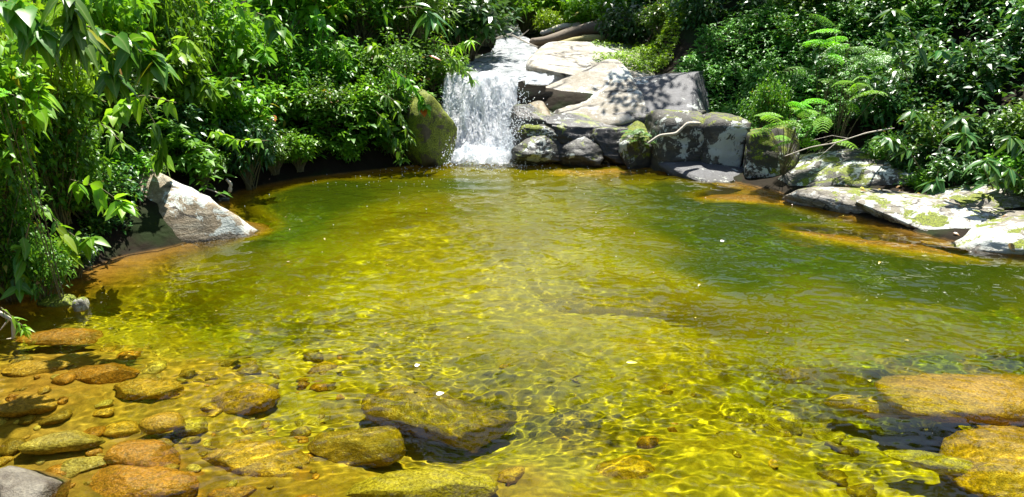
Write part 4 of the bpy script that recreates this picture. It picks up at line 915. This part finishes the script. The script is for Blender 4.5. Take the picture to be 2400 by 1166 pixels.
lrng = np.random.default_rng(44); LMS = [leaf_material('litter_brown', (.20, .10, .03), (.34, .2, .06), trans=.1), leaf_material('litter_yellow', (.5, .4, .05), (.6, .5, .1), trans=.2)]
LME = []
for k in range(4):
    v, f = leaves(np.zeros((1, 3)), np.array([[1, 0, .12]]), .075, .26, .25 + .1 * k, np.random.default_rng(k), 3, True, .2); me = mesh_np('fallen_leaf', v, f); me.materials.append(LMS[k % 2]); LME.append(me)
k = 0
while k < 70:
    px = lrng.uniform(1850, 2420); py = lrng.uniform(430, 590); q = at0(px, py, .12); h = bvh.ray_cast(Vector((q[0], q[1], 3)), Vector((0, 0, -1)))
    if not h[0] or h[0].z < .03: px_ = 0
    if h[0] and h[0].z > .03:
        o = bpy.data.objects.new('fallen_leaf', LME[k % 4]); COL.objects.link(o); o.location = h[0] + Vector((0, 0, .012)); nrm = h[1]
        o.rotation_euler = (nrm.to_track_quat('Z', 'Y') @ Euler((0, 0, lrng.uniform(0, 6.28))).to_quaternion()).to_euler(); o.scale = [lrng.uniform(.6, 1.2)] * 3
        tag(o, 'curled dry leaf lying on the pale right bank rocks', 'leaf', 'dry leaves on the right ledges')
    k += 1
FL = []
for k in range(40):
    px = lrng.uniform(250, 2300); py = 400 + 500 * lrng.random() ** 1.6; q = at0(px, py, .008); h = bvh.ray_cast(Vector((q[0], q[1], 3)), Vector((0, 0, -1)))
    if h[0] and h[0].z > -.02: continue
    o = bpy.data.objects.new('floating_leaf', LME[lrng.integers(4)]); COL.objects.link(o); o.location = q; o.scale = [lrng.uniform(.25, .55)] * 3; o.rotation_euler = (0, 0, lrng.uniform(0, 6.28))
    tag(o, 'tiny dry leaf drifting on the pool surface', 'leaf', 'small leaves floating on the pool')

# ------------------------------------------------------------------ trees around the clearing
def gen_tree(seed, h=9.0, Rc=2.6, nleaf=5200, ll=.24):
    rng = np.random.default_rng(seed); parts = []
    T = np.array([[0, 0, -.3], [.1, .05, h * .3], [-.05, .1, h * .6], [.1, 0, h * .95]]); s = np.linspace(0, 1, 12); i = np.linspace(0, 1, 4)
    TC = np.stack([np.interp(s, i, T[:, k]) for k in range(3)], -1); trunk = tube(TC, np.linspace(.22, .05, 12), 9)
    P = []; D = []
    for k in range(16):
        z = h * rng.uniform(.5, .95); a = k * 2.4 + rng.normal() * .3; r = Rc * rng.uniform(.55, 1) * (1.15 - abs(z / h - .7))
        e = np.array([np.cos(a) * r, np.sin(a) * r, z + rng.uniform(.2, 1.0)]); b0 = np.array([0, 0, z - .5]); mid = (e + b0) / 2 + np.array([0, 0, .3])
        parts.append(tube(np.stack([b0, mid, e]), [.07, .045, .015], 5)); m_ = nleaf // 16
        c = e + norm(rng.normal(size=(m_, 3))) * (rng.random((m_, 1)) ** .5) * np.array([.95, .95, .6]) * rng.uniform(.75, 1.2); P.append(c)
        D.append(rng.normal(size=(m_, 3)) * .7 + np.array([0, 0, -.35]))
    v, f = leaves(np.concatenate(P), np.concatenate(D), ll * (.6 + .7 * rng.random(sum(map(len, P)))), .24, .4, rng, 1.0)
    return trunk, joinvf(parts), (v, f)
TR = []
for s_, nl_ in ((1, 6000), (2, 3000)):
    a_, b_, c_ = gen_tree(s_, nleaf=nl_); ms = [mesh_np('trunk', *a_), mesh_np('limbs', *b_), mesh_np('crown', *c_)]
    ms[0].materials.append(M_BARK); ms[1].materials.append(M_BARK); ms[2].materials.append(LM['dark' if s_ == 1 else 'ovate']); TR.append(ms)
TREES = [(3.15, 14.2, .55, 1, 'small, just behind the rocks right of the fall'), (5.4, 20.5, .8, 0, 'nearest behind the herb covered mound'), (-9.5, 15, 1.0, 0, 'left of the clearing behind the shrubs'), (-6.5, 21, 1.15, 0, 'far left behind the stream'), (-3.4, 24.5, 1.1, 1, 'just left of the gap over the stream'),
         (4.8, 21.0, 1.0, 0, 'over the dark bushes upstream'), (7.2, 19, 1.0, 0, 'behind the herb covered mound'), (10.5, 15, 1.0, 0, 'at the back of the right bank'),
         (10.0, 12.6, .85, 1, 'thin crowned above the right bank'), (12.5, 10, 1.0, 0, 'far right of the pool'),
         (-11.5, 9, 1.0, 0, 'far left of the pool'), (-8, 28, 1.3, 0, 'farthest on the left'), (9, 27, 1.3, 0, 'farthest on the right')]
for x, y, s, k, lb in TREES:
    e = empty('tree', (x, y, H1(x, y) - .1), (0, 0, x * 1.7), (s, s, s))
    for nm, me in zip(('trunk', 'limbs', 'crown'), TR[k]): link(nm, me, None, e)
    tag(e, 'leafy forest tree ' + lb, 'tree', 'forest trees around the clearing')
